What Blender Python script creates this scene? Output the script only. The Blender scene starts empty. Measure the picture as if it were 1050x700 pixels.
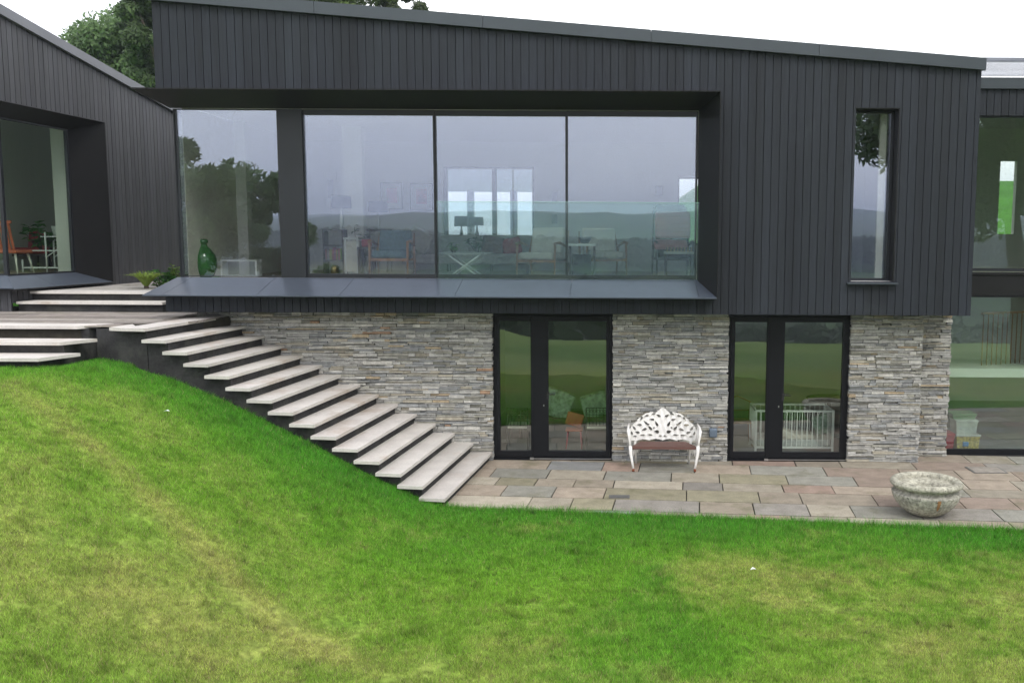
import bpy, bmesh, math, random
import numpy as np
from mathutils import Vector, Matrix
random.seed(7); RNG = np.random.default_rng(11)
S = bpy.context.scene; C = S.collection
rad = math.radians

# ------------------------------------------------------------------ camera
EYE, FPX, CX, PIT, ROL = 3.7, 960.0, 633.0, math.atan(104/960), .005
_R0 = Vector((1,0,0)); _U0 = Vector((0,math.sin(PIT),math.cos(PIT))); _F = Vector((0,math.cos(PIT),-math.sin(PIT)))
_R = _R0*math.cos(ROL)+_U0*math.sin(ROL); _U = -_R0*math.sin(ROL)+_U0*math.cos(ROL)
def at(x, y, Y):
    d = _F+_R*((x-CX)/FPX)-_U*((y-350)/FPX); t = Y/d.y
    return Vector((d.x*t, Y, EYE+d.z*t))
def ax(x, y, Y): return at(x, y, Y).x
cd = bpy.data.cameras.new('camera'); cam = bpy.data.objects.new('camera', cd); C.objects.link(cam)
cd.sensor_width = 36; cd.lens = FPX/1050*36; cd.shift_x = .5-CX/1050; cd.clip_end = 9000; cd.clip_start = .1
M = Matrix((_R, _U, -_F)).transposed().to_4x4(); M.translation = Vector((0,0,EYE)); cam.matrix_world = M
S.camera = cam

# ------------------------------------------------------------------ materials
def mat(name, base=(.5,.5,.5), rough=.6, metal=0, noise=None, attr=False, bump=None, spec=.5, stretch=None, noise2=None):
    """noise=(scale, amount); bump=(scale, strength); attr multiplies by colour attribute Col"""
    m = bpy.data.materials.new(name); m.use_nodes = True; nt = m.node_tree; N = nt.nodes; L = nt.links
    b = N['Principled BSDF']; b.inputs['Roughness'].default_value = rough; b.inputs['Metallic'].default_value = metal
    b.inputs['Specular IOR Level'].default_value = spec
    rgb = N.new('ShaderNodeRGB'); rgb.outputs[0].default_value = (*base,1); out = rgb.outputs[0]
    tc = N.new('ShaderNodeTexCoord'); co = tc.outputs['Object']
    if stretch:
        mp = N.new('ShaderNodeMapping'); mp.inputs['Scale'].default_value = stretch; L.new(co, mp.inputs[0]); co = mp.outputs[0]
    def mul(a, bb, t='MULTIPLY', f=1):
        x = N.new('ShaderNodeMix'); x.data_type = 'RGBA'; x.blend_type = t; x.inputs[0].default_value = f
        L.new(a, x.inputs[6]); L.new(bb, x.inputs[7]); return x.outputs[2]
    if attr:
        a = N.new('ShaderNodeAttribute'); a.attribute_name = 'Col'; out = mul(out, a.outputs['Color'])
    for nz in (noise, noise2):
        if nz:
            n = N.new('ShaderNodeTexNoise'); n.inputs['Scale'].default_value = nz[0]; n.inputs['Detail'].default_value = 6
            L.new(co, n.inputs['Vector'])
            r = N.new('ShaderNodeMapRange'); r.inputs[1].default_value = .3; r.inputs[2].default_value = .7
            r.inputs[3].default_value = 1-nz[1]; r.inputs[4].default_value = 1+nz[1]; L.new(n.outputs[0], r.inputs[0])
            v = N.new('ShaderNodeCombineColor'); [L.new(r.outputs[0], v.inputs[i]) for i in range(3)]
            out = mul(out, v.outputs[0])
    if bump:
        n = N.new('ShaderNodeTexNoise'); n.inputs['Scale'].default_value = bump[0]; n.inputs['Detail'].default_value = 5
        L.new(co, n.inputs['Vector'])
        bp = N.new('ShaderNodeBump'); bp.inputs['Strength'].default_value = bump[1]; bp.inputs['Distance'].default_value = .02
        L.new(n.outputs[0], bp.inputs['Height']); L.new(bp.outputs[0], b.inputs['Normal'])
    L.new(out, b.inputs['Base Color'])
    return m
def glass(name, tint, f0ior, gcol=(1,1,1)):
    m = bpy.data.materials.new(name); m.use_nodes = True; nt = m.node_tree; N = nt.nodes; L = nt.links
    N.remove(N['Principled BSDF']); o = N['Material Output']
    t = N.new('ShaderNodeBsdfTransparent'); t.inputs[0].default_value = (*tint,1)
    g = N.new('ShaderNodeBsdfGlossy'); g.inputs['Roughness'].default_value = .0; g.inputs['Color'].default_value = (*gcol,1)
    fr = N.new('ShaderNodeFresnel'); fr.inputs[0].default_value = f0ior
    ge = N.new('ShaderNodeNewGeometry')  # same fresnel from both sides
    # float panes are never quite flat
    tc = N.new('ShaderNodeTexCoord'); n = N.new('ShaderNodeTexNoise'); n.inputs['Scale'].default_value = .9; n.inputs['Detail'].default_value = 1
    bp = N.new('ShaderNodeBump'); bp.inputs['Strength'].default_value = .12; bp.inputs['Distance'].default_value = .01
    L.new(tc.outputs['Object'], n.inputs[0]); L.new(n.outputs[0], bp.inputs['Height']); L.new(bp.outputs[0], g.inputs['Normal'])
    ior = N.new('ShaderNodeMix'); ior.data_type = 'FLOAT'; L.new(ge.outputs['Backfacing'], ior.inputs[0])
    ior.inputs[2].default_value = f0ior; ior.inputs[3].default_value = f0ior
    L.new(ior.outputs[0], fr.inputs[0])
    lw = N.new('ShaderNodeLayerWeight'); lw.inputs[0].default_value = .5
    pw = N.new('ShaderNodeMath'); pw.operation = 'POWER'; pw.inputs[1].default_value = 5; L.new(lw.outputs['Facing'], pw.inputs[0])
    F0 = ((f0ior-1)/(f0ior+1))**2
    ma = N.new('ShaderNodeMath'); ma.operation = 'MULTIPLY_ADD'; L.new(pw.outputs[0], ma.inputs[0]); ma.inputs[1].default_value = 1-F0; ma.inputs[2].default_value = F0
    mx = N.new('ShaderNodeMixShader'); L.new(ma.outputs[0], mx.inputs[0]); L.new(t.outputs[0], mx.inputs[1]); L.new(g.outputs[0], mx.inputs[2])
    L.new(mx.outputs[0], o.inputs['Surface'])
    return m
def leafmat(name, base, attr=True, trans=.35):
    m = bpy.data.materials.new(name); m.use_nodes = True; nt = m.node_tree; N = nt.nodes; L = nt.links
    b = N['Principled BSDF']; b.inputs['Roughness'].default_value = .55; b.inputs['Specular IOR Level'].default_value = .25
    rgb = N.new('ShaderNodeRGB'); rgb.outputs[0].default_value = (*base,1)
    a = N.new('ShaderNodeAttribute'); a.attribute_name = 'Col'
    x = N.new('ShaderNodeMix'); x.data_type = 'RGBA'; x.blend_type = 'MULTIPLY'; x.inputs[0].default_value = 1
    L.new(rgb.outputs[0], x.inputs[6]); L.new(a.outputs['Color'], x.inputs[7])
    L.new(x.outputs[2], b.inputs['Base Color'])
    tr = N.new('ShaderNodeBsdfTranslucent'); L.new(x.outputs[2], tr.inputs[0])
    mx = N.new('ShaderNodeMixShader'); mx.inputs[0].default_value = trans
    L.new(b.outputs[0], mx.inputs[1]); L.new(tr.outputs[0], mx.inputs[2]); L.new(mx.outputs[0], N['Material Output'].inputs[0])
    return m
MT = dict(
    clad=mat('black stained timber boards', (.0165,.020,.0265), .62, noise=(3,.32), noise2=(40,.14), attr=True, bump=(60,.25), stretch=(1,1,.06), spec=.35),
    cladw=mat('black timber boards with skylight in colour', (.062,.062,.068), .55, noise=(3,.2), noise2=(40,.14), attr=True, bump=(60,.25), stretch=(1,1,.06), spec=.4),  # same black boards, with the flank's skylight put into a paler colour
    gap=mat('dark membrane behind boards', (.008,.008,.009), .9),
    fascia=mat('grey metal roof fascia', (.046,.057,.067), .45, noise=(1.2,.10)),
    fasciaw=mat('light grey metal roof edge', (.15,.155,.17), .4, noise=(1.2,.10)),
    alu=mat('dark powder coated metal', (.012,.012,.0125), .55, spec=.25, noise=(2,.12)),
    sill=mat('dark grey anodised sill', (.068,.082,.106), .35, metal=.1, noise=(.9,.10), noise2=(8,.05)),
    frame=mat('anthracite window frame', (.013,.015,.019), .4, noise=(2,.08)),
    doorf=mat('black door frame', (.006,.0065,.008), .45, spec=.22),
    stone=mat('slate walling stone', (1,1,1), .85, noise=(14,.20), noise2=(60,.16), attr=True, bump=(60,.8), spec=.25),
    mortar=mat('dark joint backing', (.014,.013,.012), .95),
    slab=mat('sandstone paving', (1,1,1), .7, noise=(5,.16), noise2=(45,.16), attr=True, bump=(50,.35), spec=.35),
    joint=mat('paving joint', (.040,.036,.026), .95, noise=(10,.3)),
    tread=mat('pale limestone tread', (.58,.55,.51), .6, noise=(2.5,.10), noise2=(30,.07), attr=True, bump=(80,.15), spec=.35),
    charcoal=mat('charcoal rendered base', (.040,.039,.039), .85, noise=(3,.35), noise2=(25,.15), bump=(30,.3), spec=.2),
    wallin=mat('white plaster', (.78,.77,.75), .85, noise=(1,.03)),
    wallgreen=mat('grey green plaster', (.52,.53,.49), .85, noise=(1,.03)),
    ceil=mat('ceiling plaster', (.80,.80,.80), .9),
    floorin=mat('oak floor', (.34,.27,.2), .45, noise=(3,.12), stretch=(1,8,1)),
    floorlow=mat('grey tiled floor', (.17,.16,.155), .5, noise=(2,.1)),
    white=mat('white painted iron', (.80,.78,.74), .5, noise=(14,.10), bump=(60,.3)),
    ruststain=mat('rust streak on stone', (.33,.17,.07), .9, noise=(25,.5)),
    rust=mat('rusted iron', (.22,.07,.035), .85, noise=(30,.3)),
    brown=mat('brown painted timber slats', (.115,.052,.040), .55, noise=(20,.25), stretch=(.15,1,1)),
    pot=mat('weathered cast stone', (.36,.345,.29), .9, noise=(4,.30), noise2=(22,.35), attr=True, bump=(35,.8), spec=.2),
    soil=mat('dark soil', (.03,.024,.018), .95, noise=(20,.4)),
    wood=mat('oiled oak', (.33,.17,.075), .5, noise=(10,.2), stretch=(1,1,.1)),
    darkwood=mat('dark stained wood', (.05,.03,.02), .5, noise=(10,.2)),
    teal=mat('teal grey cloth', (.10,.18,.21), .9, noise=(25,.2)),
    greyc=mat('pale grey cloth', (.42,.42,.38), .9, noise=(20,.1)),
    cream=mat('cream cloth', (.62,.60,.53), .9, noise=(10,.06)),
    redc=mat('red cloth', (.38,.05,.05), .85, noise=(20,.15)),
    pinkc=mat('pink striped cloth', (.55,.22,.22), .85, noise=(6,.2), stretch=(.2,1,9)),
    orange=mat('orange slats', (.45,.11,.05), .6, noise=(10,.15)),
    brick=mat('brown upholstery', (.16,.09,.07), .85, noise=(15,.25)),
    shade=mat('dark lamp shade', (.06,.055,.07), .8),
    brass=mat('brass', (.5,.35,.14), .3, metal=1),
    chrome=mat('brushed steel', (.6,.6,.6), .3, metal=1),
    iron=mat('black iron', (.02,.02,.02), .5),
    whitep=mat('white paint', (.80,.82,.80), .5),
    greenglass=mat('green glazed pottery', (.02,.13,.025), .08, noise=(3,.3), spec=.8),
    paper=mat('picture mount', (.75,.75,.72), .8),
    redprint=mat('red print', (.50,.06,.09), .8, noise=(8,.35)),
    greyprint=mat('grey print', (.25,.27,.3), .8, noise=(9,.4)),
    blue=mat('blue plastic', (.05,.2,.42), .4), yellow=mat('yellow plastic', (.42,.34,.08), .4, noise=(22,.6)),
    redp=mat('red plastic', (.38,.02,.04), .4), clearp=mat('milky plastic', (.45,.48,.46), .3, noise=(6,.25)),
    limeg=mat('dull green plastic', (.12,.26,.12), .4),
    patt=mat('leaf patterned cloth', (.40,.52,.42), .9, noise=(14,.5)),
    slate=mat('roof slate', (.20,.215,.24), .6, noise=(3,.12), noise2=(30,.1), attr=True),
    lightbox=mat('blue grey metal box', (.14,.18,.23), .4, metal=.3),
    covslab=mat('paver inset', (.29,.26,.22), .8, noise=(9,.2)),
    cover=mat('grey cover', (.11,.11,.105), .6, noise=(20,.2)),
    bark=mat('bark', (.075,.06,.045), .95, noise=(9,.35), bump=(14,.8), stretch=(1,1,.25)),
    leaf=leafmat('tree leaves', (1,1,1)), grass=leafmat('grass blades', (1,1,1), trans=.3),
    glass=glass('window glass', (.95,.97,.965), 2.6, (.80,.85,1.0)),
    glassd=glass('door glass', (.92,.95,.92), 2.1, (.97,.99,1)),
    glassr=glass('side glass', (.90,.95,.91), 2.2, (.88,.92,1)),
    glassb=glass('balustrade glass', (.93,.985,.965), 1.6, (.86,1,1)),
    glassedge=mat('green glass edge', (.35,.62,.55), .2),
)

def stains(m, scale, lo, hi, col, loc=None):
    """blend an organic stain colour over the base by thresholded noise"""
    nt = m.node_tree; N = nt.nodes; L = nt.links; b = N['Principled BSDF']; src = b.inputs['Base Color'].links[0].from_socket
    tc = N.new('ShaderNodeTexCoord'); n = N.new('ShaderNodeTexNoise'); n.inputs['Scale'].default_value = scale; n.inputs['Detail'].default_value = 9; n.inputs['Roughness'].default_value = .68
    L.new(tc.outputs['Object'], n.inputs[0]); r = N.new('ShaderNodeMapRange'); r.inputs[1].default_value = lo; r.inputs[2].default_value = hi; L.new(n.outputs[0], r.inputs[0])
    x = N.new('ShaderNodeMix'); x.data_type = 'RGBA'; L.new(r.outputs[0], x.inputs[0]); L.new(src, x.inputs[6]); x.inputs[7].default_value = (*col,1); L.new(x.outputs[2], b.inputs['Base Color'])
stains(MT['pot'], 5, .56, .74, (.15,.15,.12)); stains(MT['pot'], 3, .60, .74, (.20,.20,.11)); stains(MT['pot'], 42, .57, .64, (.06,.06,.055)); stains(MT['white'], 45, .63, .70, (.35,.22,.13)); stains(MT['clad'], 1.1, .60, .85, (.030,.035,.042))
stains(MT['slab'], 1.6, .54, .76, (.14,.135,.07)); stains(MT['slab'], 9, .62, .72, (.12,.105,.08)); stains(MT['slab'], 3.1, .64, .80, (.33,.30,.24))
stains(MT['tread'], 1.1, .54, .72, (.46,.38,.31)); stains(MT['charcoal'], 2.2, .5, .72, (.075,.075,.065))
# ------------------------------------------------------------------ mesh builder
class MB:
    def __init__(s): s.v = []; s.f = []; s.c = []; s.m = []; s.sm = []
    def poly(s, pts, col=(1,1,1), mi=0, smooth=False):
        n = len(s.v); s.v += [tuple(p) for p in pts]; s.f.append(tuple(range(n, n+len(pts)))); s.c.append(col); s.m.append(mi); s.sm.append(smooth)
    def mesh(s, vs, fs, col=(1,1,1), mi=0, smooth=False):
        n = len(s.v); s.v += [tuple(p) for p in vs]
        for f in fs: s.f.append(tuple(n+i for i in f)); s.c.append(col); s.m.append(mi); s.sm.append(smooth)
    def hexa(s, b, t, col=(1,1,1), mi=0):
        """b, t: four bottom and four top corners, counter-clockwise seen from above"""
        s.mesh(list(b)+list(t), [(3,2,1,0),(4,5,6,7),(0,1,5,4),(1,2,6,5),(2,3,7,6),(3,0,4,7)], col, mi)
    def box(s, x0, x1, y0, y1, z0, z1, col=(1,1,1), mi=0):
        s.hexa([(x0,y0,z0),(x1,y0,z0),(x1,y1,z0),(x0,y1,z0)], [(x0,y0,z1),(x1,y0,z1),(x1,y1,z1),(x0,y1,z1)], col, mi)
    def prism(s, pts, z0, z1, col=(1,1,1), mi=0):
        n = len(pts); vs = [(p[0],p[1],z0) for p in pts]+[(p[0],p[1],z1) for p in pts]
        s.mesh(vs, [tuple(range(n-1,-1,-1)), tuple(range(n,2*n))]+[(i,(i+1)%n,n+(i+1)%n,n+i) for i in range(n)], col, mi)
    def extr(s, pts, dv, col=(1,1,1), mi=0):
        """planar outline pts (3-D) pushed along dv"""
        n = len(pts); a = [Vector(p) for p in pts]; b = [p+Vector(dv) for p in a]
        s.mesh(a+b, [tuple(range(n-1,-1,-1)), tuple(range(n,2*n))]+[(i,(i+1)%n,n+(i+1)%n,n+i) for i in range(n)], col, mi)
    def tube(s, pts, r, n=8, col=(1,1,1), mi=0, cap=True):
        pts = [Vector(p) for p in pts]; rs = r if isinstance(r,(list,tuple)) else [r]*len(pts)
        rings = []; up = None
        for i, p in enumerate(pts):
            d = (pts[min(i+1,len(pts)-1)]-pts[max(i-1,0)]).normalized()
            if up is None: up = Vector((0,0,1)) if abs(d.z) < .9 else Vector((1,0,0))
            u = d.cross(up)
            if u.length < 1e-4: u = d.cross(Vector((0,1,0)))
            u.normalize(); w = u.cross(d).normalized(); up = w
            rings.append([p+(u*math.cos(2*math.pi*k/n)+w*math.sin(2*math.pi*k/n))*rs[i] for k in range(n)])
        vs = [q for r_ in rings for q in r_]; fs = []
        for i in range(len(pts)-1):
            for k in range(n): fs.append((i*n+k, i*n+(k+1)%n, (i+1)*n+(k+1)%n, (i+1)*n+k))
        if cap: fs += [tuple(range(n-1,-1,-1)), tuple(range((len(pts)-1)*n, len(pts)*n))]
        s.mesh(vs, fs, col, mi, True)
    def bar(s, a, b, w, h, col=(1,1,1), mi=0):
        """rectangular bar from a to b"""
        a = Vector(a); b = Vector(b); d = (b-a).normalized(); up = Vector((0,0,1)) if abs(d.z) < .95 else Vector((0,1,0))
        u = d.cross(up).normalized()*w/2; v = u.cross(d).normalized()*h/2
        s.hexa([a-u-v, a+u-v, b+u-v, b-u-v], [a-u+v, a+u+v, b+u+v, b-u+v], col, mi)
    def lathe(s, prof, c, n=32, col=(1,1,1), mi=0, jit=0):
        vs = []; fs = []
        for r, z in prof:
            for k in range(n):
                a = 2*math.pi*k/n; rr = r*(1+random.uniform(-jit,jit)); vs.append((c[0]+rr*math.cos(a), c[1]+rr*math.sin(a), c[2]+z))
        for i in range(len(prof)-1):
            for k in range(n): fs.append((i*n+k, i*n+(k+1)%n, (i+1)*n+(k+1)%n, (i+1)*n+k))
        s.mesh(vs, fs, col, mi, True)
    def rbox(s, c, size, bev=.04, rot=None, col=(1,1,1), mi=0, puff=0):
        bm = bmesh.new(); bmesh.ops.create_cube(bm, size=1)
        bmesh.ops.scale(bm, vec=size, verts=bm.verts)
        bmesh.ops.bevel(bm, geom=bm.edges[:], offset=min(bev, min(size)*.45), segments=3, profile=.6, affect='EDGES')
        mx = Matrix.Translation(c) @ (rot.to_4x4() if rot else Matrix.Identity(4))
        bm.verts.index_update()
        s.mesh([mx @ v.co for v in bm.verts], [[v.index for v in f.verts] for f in bm.faces], col, mi, True); bm.free()
    def build(s, name, mats, parent=None, label=None):
        me = bpy.data.meshes.new(name); me.from_pydata(s.v, [], s.f)
        if not isinstance(mats, (list,tuple)): mats = [mats]
        for m_ in mats: me.materials.append(MT[m_] if isinstance(m_, str) else m_)
        ca = me.color_attributes.new('Col', 'FLOAT_COLOR', 'CORNER'); cols = []
        for f, c_ in zip(s.f, s.c): cols += list((*c_,1))*len(f)
        ca.data.foreach_set('color', cols)
        me.polygons.foreach_set('material_index', s.m); me.polygons.foreach_set('use_smooth', s.sm)
        me.update(); o = bpy.data.objects.new(name, me); C.objects.link(o)
        if parent is not None:
            o.parent = parent
            o.matrix_parent_inverse = Matrix.Identity(4)
            w = parent; off = Vector((0,0,0)); ang = 0
            chain = []
            while w is not None: chain.append(w); w = w.parent
            for w in chain: off += w.location
            o.location = -off if off.length else (0,0,0)
        if label: o['label'] = label
        return o
def thing(name, label, cat, loc=(0,0,0), group=None):
    o = bpy.data.objects.new(name, None); C.objects.link(o); o.location = loc; o.empty_display_size = .2
    o['label'] = label; o['category'] = cat
    if group: o['group'] = group
    return o
def tag(o, label, cat, group=None):
    o['label'] = label; o['category'] = cat
    if group: o['group'] = group
    return o
def struct(o, kind='structure'): o['kind'] = kind; return o
def dup(root, delta, label, group=None, scale=None):
    r = root.copy(); C.objects.link(r); r.location = root.location+Vector(delta); r['label'] = label
    if group: r['group'] = group
    for ch in root.children:
        c = ch.copy(); C.objects.link(c); c.parent = r
        for g in ch.children: d = g.copy(); C.objects.link(d); d.parent = c
    return r

# smooth value noise in numpy
def vnoise(x, y, seed, scale):
    r = np.random.default_rng(seed); G = r.random((64,64)); x = np.asarray(x)/scale+500.3; y = np.asarray(y)/scale+700.7
    xi = np.floor(x).astype(int); yi = np.floor(y).astype(int); fx = x-xi; fy = y-yi
    fx = fx*fx*(3-2*fx); fy = fy*fy*(3-2*fy)
    g = lambda a, b: G[a % 64, b % 64]
    return (g(xi,yi)*(1-fx)+g(xi+1,yi)*fx)*(1-fy)+(g(xi,yi+1)*(1-fx)+g(xi+1,yi+1)*fx)*fy
def sstep(a, b, x): t = np.clip((np.asarray(x, float)-a)/(b-a), 0, 1); return t*t*(3-2*t)

# ------------------------------------------------------------------ levels
DC, DG, DS, DR = 15.0, 15.55, 15.5, 16.05
CL, CR, CB = -7.24, 5.66, 2.52            # cladding left, right, bottom
RISE = (2.42-.14)/14; NT = 14; PITCHX = (6.485-2.096)/14
Z_LAND, Z_U1, Z_U2 = 2.42, 2.42+RISE, 2.42+2*RISE
TD = .095                                  # treads lean this much in X per metre of Y
def front_y(X): return 12.60-(X+2.36)*.14   # line joining the front corners of the treads
def roofz(X): return 7.338-(X+7.192)*.0770
WX0, WS = -10.5, .055
def wx(Y): return WX0+(Y-16.2)*WS

def patio_edge(X): return 12.70-(np.asarray(X)+2.27)*.1195
def ground(X, Y):
    X = np.asarray(X, float); Y = np.asarray(Y, float)
    Xe = X+.10*np.clip(13-Y, -2, 30)*sstep(16,6,Y)
    z = np.interp(Xe, [-40,-12,-8.6,-7.6,-7.0,-6.4,-5.56,-4.29,-3.4,-2.75,-2.3,-1.9,60], [2.1,1.95,1.93,1.92,1.90,1.78,1.47,.90,.45,.10,.0,-.01,-.01])
    z = z-.09*sstep(-7.4,-6.6,Xe)*sstep(-2.6,-3.6,Xe)
    amp = 1-.35*sstep(10,2,Y); z = z*amp
    d = np.clip(9-Y, 0, None); z = z-.085*np.minimum(d, 44)*(d/(d+1.5))
    d2 = np.clip(-34-Y, 0, None)
    z = z-.20*np.minimum(d2,150)-.01*np.clip(d2-150,0,350)
    z = z+np.where(Y < -450, 108*sstep(-500,-2300,Y)*(.72+.5*vnoise(X,Y,5,600)), 0)
    z = z+(27+8*vnoise(X,Y,9,150))*np.exp(-((Y+690)/130)**2)
    z = z+2.4*sstep(-10,-60,Y)*(vnoise(X,Y,8,45)-.5)
    z = z+sstep(21.8,23.4,Y)*(2.85-z)+(.012+.075*sstep(8,13,X))*np.clip(Y-26,0,110)*sstep(26,34,Y)*(1-.0*X)
    inside = (X > -2.55) & (X < 60) & (Y > 15.4) & (Y < 21.8)
    z = np.where(inside, -.12, z)
    under = (X < -6.6)&(X > -30)&(Y > 13.3)&(Y < 21.8)
    z = np.where(under, np.minimum(z,2.0), z)
    z = z+np.where((Y<16)&(Y>-5), .05*(vnoise(X,Y,3,1.3)-.5)*sstep(0,.6,np.abs(Y-patio_edge(X))), 0)
    z = np.where((X > -2.4)&(Y > patio_edge(X)+.02)&(Y < 15.6), -.10, z)
    return z
def lawncol(X, Y):
    """living colour of the turf: lush, pale and worn patches"""
    X = np.asarray(X, float); Y = np.asarray(Y, float)
    wxn = X+.7*(vnoise(X,Y,27,.9)-.5); wyn = Y+.7*(vnoise(X,Y,28,.9)-.5)
    n1 = vnoise(wxn,wyn,21,1.9); n2 = vnoise(wxn,wyn,22,.55); n3 = vnoise(X+Y*.4,Y,23,.17); n4 = vnoise(X,Y,24,4.5); n5 = vnoise(X,Y,25,.07)
    dry = np.clip((n1*.36+n2*.24+n3*.24+n5*.16+n4*.28-.53)*2.4, 0, 1)
    ed = np.where(X > -2.6, patio_edge(X)-Y, 99)
    es = (front_y(np.clip(X,-7,-2.4))-Y)+np.maximum(0,-7.4-X)*.4
    lush = 1-sstep(.2, 2.6, np.where(X > -2.6, ed, es)+(n1-.5)*1.3)
    lush = np.maximum(lush, .45*sstep(1.1,.1,np.abs(X-.35-(Y-10)*.12+(n1-.5)*.9))*sstep(6.5,8,Y)*(n2*.9+.4))
    # worn diagonal streak down the bank
    t = (Y-9.4)+.62*(X+4.6)
    streak = np.exp(-(t/.22)**2)*sstep(-8.0,-6.5,X)*sstep(-1.2,-2.6,X)
    worn = np.exp(-(((X+4.0)/1.3)**2+((Y-7.9)/.6)**2))
    dry = np.clip(dry*(.55+.45*sstep(-5,1,X))+.55*streak+.45*worn-.75*lush+.22*sstep(10.5,6.5,Y), 0, 1)
    g = np.array([.20,.40,.034]); l = np.array([.092,.32,.024]); d = np.array([.48,.46,.14])
    c = g[None]*(1-lush[...,None])+l[None]*lush[...,None] if X.ndim == 1 else None
    c = c*(1-dry[:,None]*.72)+d*dry[:,None]*.72
    c = c*(.72+.30*n3[:,None]+.30*n5[:,None])*np.where(n5*n3 > .62, .55, 1)[:,None]
    return c, lush, dry

# ------------------------------------------------------------------ ground sheet
def axis(fine0, fine1, step, lo, hi, grow=1.22):
    a = list(np.arange(fine0, fine1+1e-6, step)); s_ = step
    while a[-1] < hi: s_ *= grow; a.append(min(a[-1]+s_, hi))
    s_ = step; b = [fine0]
    while b[-1] > lo: s_ *= grow; b.append(max(b[-1]-s_, lo))
    return np.array(b[:0:-1]+a)
gx = axis(-13, 10, .16, -3500, 3500); gy = axis(1.5, 24.6, .16, -3500, 3500, 1.12)
GX, GY = np.meshgrid(gx, gy); GZ = ground(GX, GY)
nv = GX.size; nx = len(gx); ny = len(gy)
me = bpy.data.meshes.new('lawn')
idx = np.arange(nv).reshape(ny, nx)
quads = np.stack([idx[:-1,:-1], idx[:-1,1:], idx[1:,1:], idx[1:,:-1]], -1).reshape(-1,4)
me.from_pydata(np.stack([GX.ravel(),GY.ravel(),GZ.ravel()],1).tolist(), [], quads.tolist())
ca = me.color_attributes.new('Col','FLOAT_COLOR','POINT'); cc, _, _ = lawncol(GX.ravel(), GY.ravel())
ca.data.foreach_set('color', np.concatenate([cc*.55, np.ones((nv,1))],1).ravel())
me.polygons.foreach_set('use_smooth', [True]*len(me.polygons))
lawn = bpy.data.objects.new('lawn', me); C.objects.link(lawn); struct(lawn)
m = bpy.data.materials.new('turf and fields'); m.use_nodes = True; nt = m.node_tree; N = nt.nodes; L = nt.links
b = N['Principled BSDF']; b.inputs['Roughness'].default_value = .9; b.inputs['Specular IOR Level'].default_value = .15
g = N.new('ShaderNodeNewGeometry'); sx = N.new('ShaderNodeSeparateXYZ'); L.new(g.outputs['Position'], sx.inputs[0])
at_ = N.new('ShaderNodeAttribute'); at_.attribute_name = 'Col'
nz = N.new('ShaderNodeTexNoise'); nz.inputs['Scale'].default_value = 14; nz.inputs['Detail'].default_value = 8; L.new(g.outputs['Position'], nz.inputs[0])
mr = N.new('ShaderNodeMapRange'); mr.inputs[1].default_value=.3; mr.inputs[2].default_value=.7; mr.inputs[3].default_value=.5; mr.inputs[4].default_value=1.35; L.new(nz.outputs[0], mr.inputs[0])
x1 = N.new('ShaderNodeVectorMath'); x1.operation='SCALE'; L.new(at_.outputs['Color'], x1.inputs[0]); L.new(mr.outputs[0], x1.inputs['Scale'])
# far pasture: cells of different crops, dark hedgerows between
mp = N.new('ShaderNodeMapping'); mp.inputs['Scale'].default_value=(.0055,.0038,0); L.new(g.outputs['Position'], mp.inputs[0])
vo = N.new('ShaderNodeTexVoronoi'); L.new(mp.outputs[0], vo.inputs['Vector'])
ve = N.new('ShaderNodeTexVoronoi'); ve.feature='DISTANCE_TO_EDGE'; L.new(mp.outputs[0], ve.inputs['Vector'])
rp = N.new('ShaderNodeValToRGB'); sp = N.new('ShaderNodeSeparateColor'); L.new(vo.outputs['Color'], sp.inputs[0]); L.new(sp.outputs[0], rp.inputs[0])
els = rp.color_ramp.elements; els[0].color=(.035,.075,.02,1); els[1].color=(.13,.14,.05,1)
e=els.new(.4); e.color=(.05,.10,.025,1); e=els.new(.7); e.color=(.03,.05,.02,1)
hm = N.new('ShaderNodeMapRange'); hm.inputs[1].default_value=.02; hm.inputs[2].default_value=.05; L.new(ve.outputs['Distance'], hm.inputs[0])
hx = N.new('ShaderNodeMix'); hx.data_type='RGBA'; L.new(hm.outputs[0], hx.inputs[0]); hx.inputs[6].default_value=(.012,.022,.01,1); L.new(rp.outputs[0], hx.inputs[7])
# near field behind the garden
n2 = N.new('ShaderNodeTexNoise'); n2.inputs['Scale'].default_value=.12; n2.inputs['Detail'].default_value=6; L.new(g.outputs['Position'], n2.inputs[0])
r2 = N.new('ShaderNodeValToRGB'); L.new(n2.outputs[0], r2.inputs[0]); r2.color_ramp.elements[0].position=.35; r2.color_ramp.elements[1].position=.65
r2.color_ramp.elements[0].color=(.075,.15,.03,1); r2.color_ramp.elements[1].color=(.17,.23,.07,1)
def rangemix(sock, a, bb, c1, c2):
    q = N.new('ShaderNodeMapRange'); q.inputs[1].default_value=a; q.inputs[2].default_value=bb; q.clamp=True; L.new(sock,q.inputs[0])
    w = N.new('ShaderNodeMix'); w.data_type='RGBA'; L.new(q.outputs[0],w.inputs[0]); L.new(c1,w.inputs[6]); L.new(c2,w.inputs[7]); return w.outputs[2]
c = rangemix(sx.outputs[1], 2.0, -3.0, x1.outputs[0], r2.outputs[0])
c = rangemix(sx.outputs[1], -120, -200, c, hx.outputs[2])
L.new(c, b.inputs['Base Color'])
bp = N.new('ShaderNodeBump'); bp.inputs['Strength'].default_value=.7; bp.inputs['Distance'].default_value=.03; L.new(nz.outputs[0], bp.inputs['Height']); L.new(bp.outputs[0], b.inputs['Normal'])
me.materials.append(m)

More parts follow.
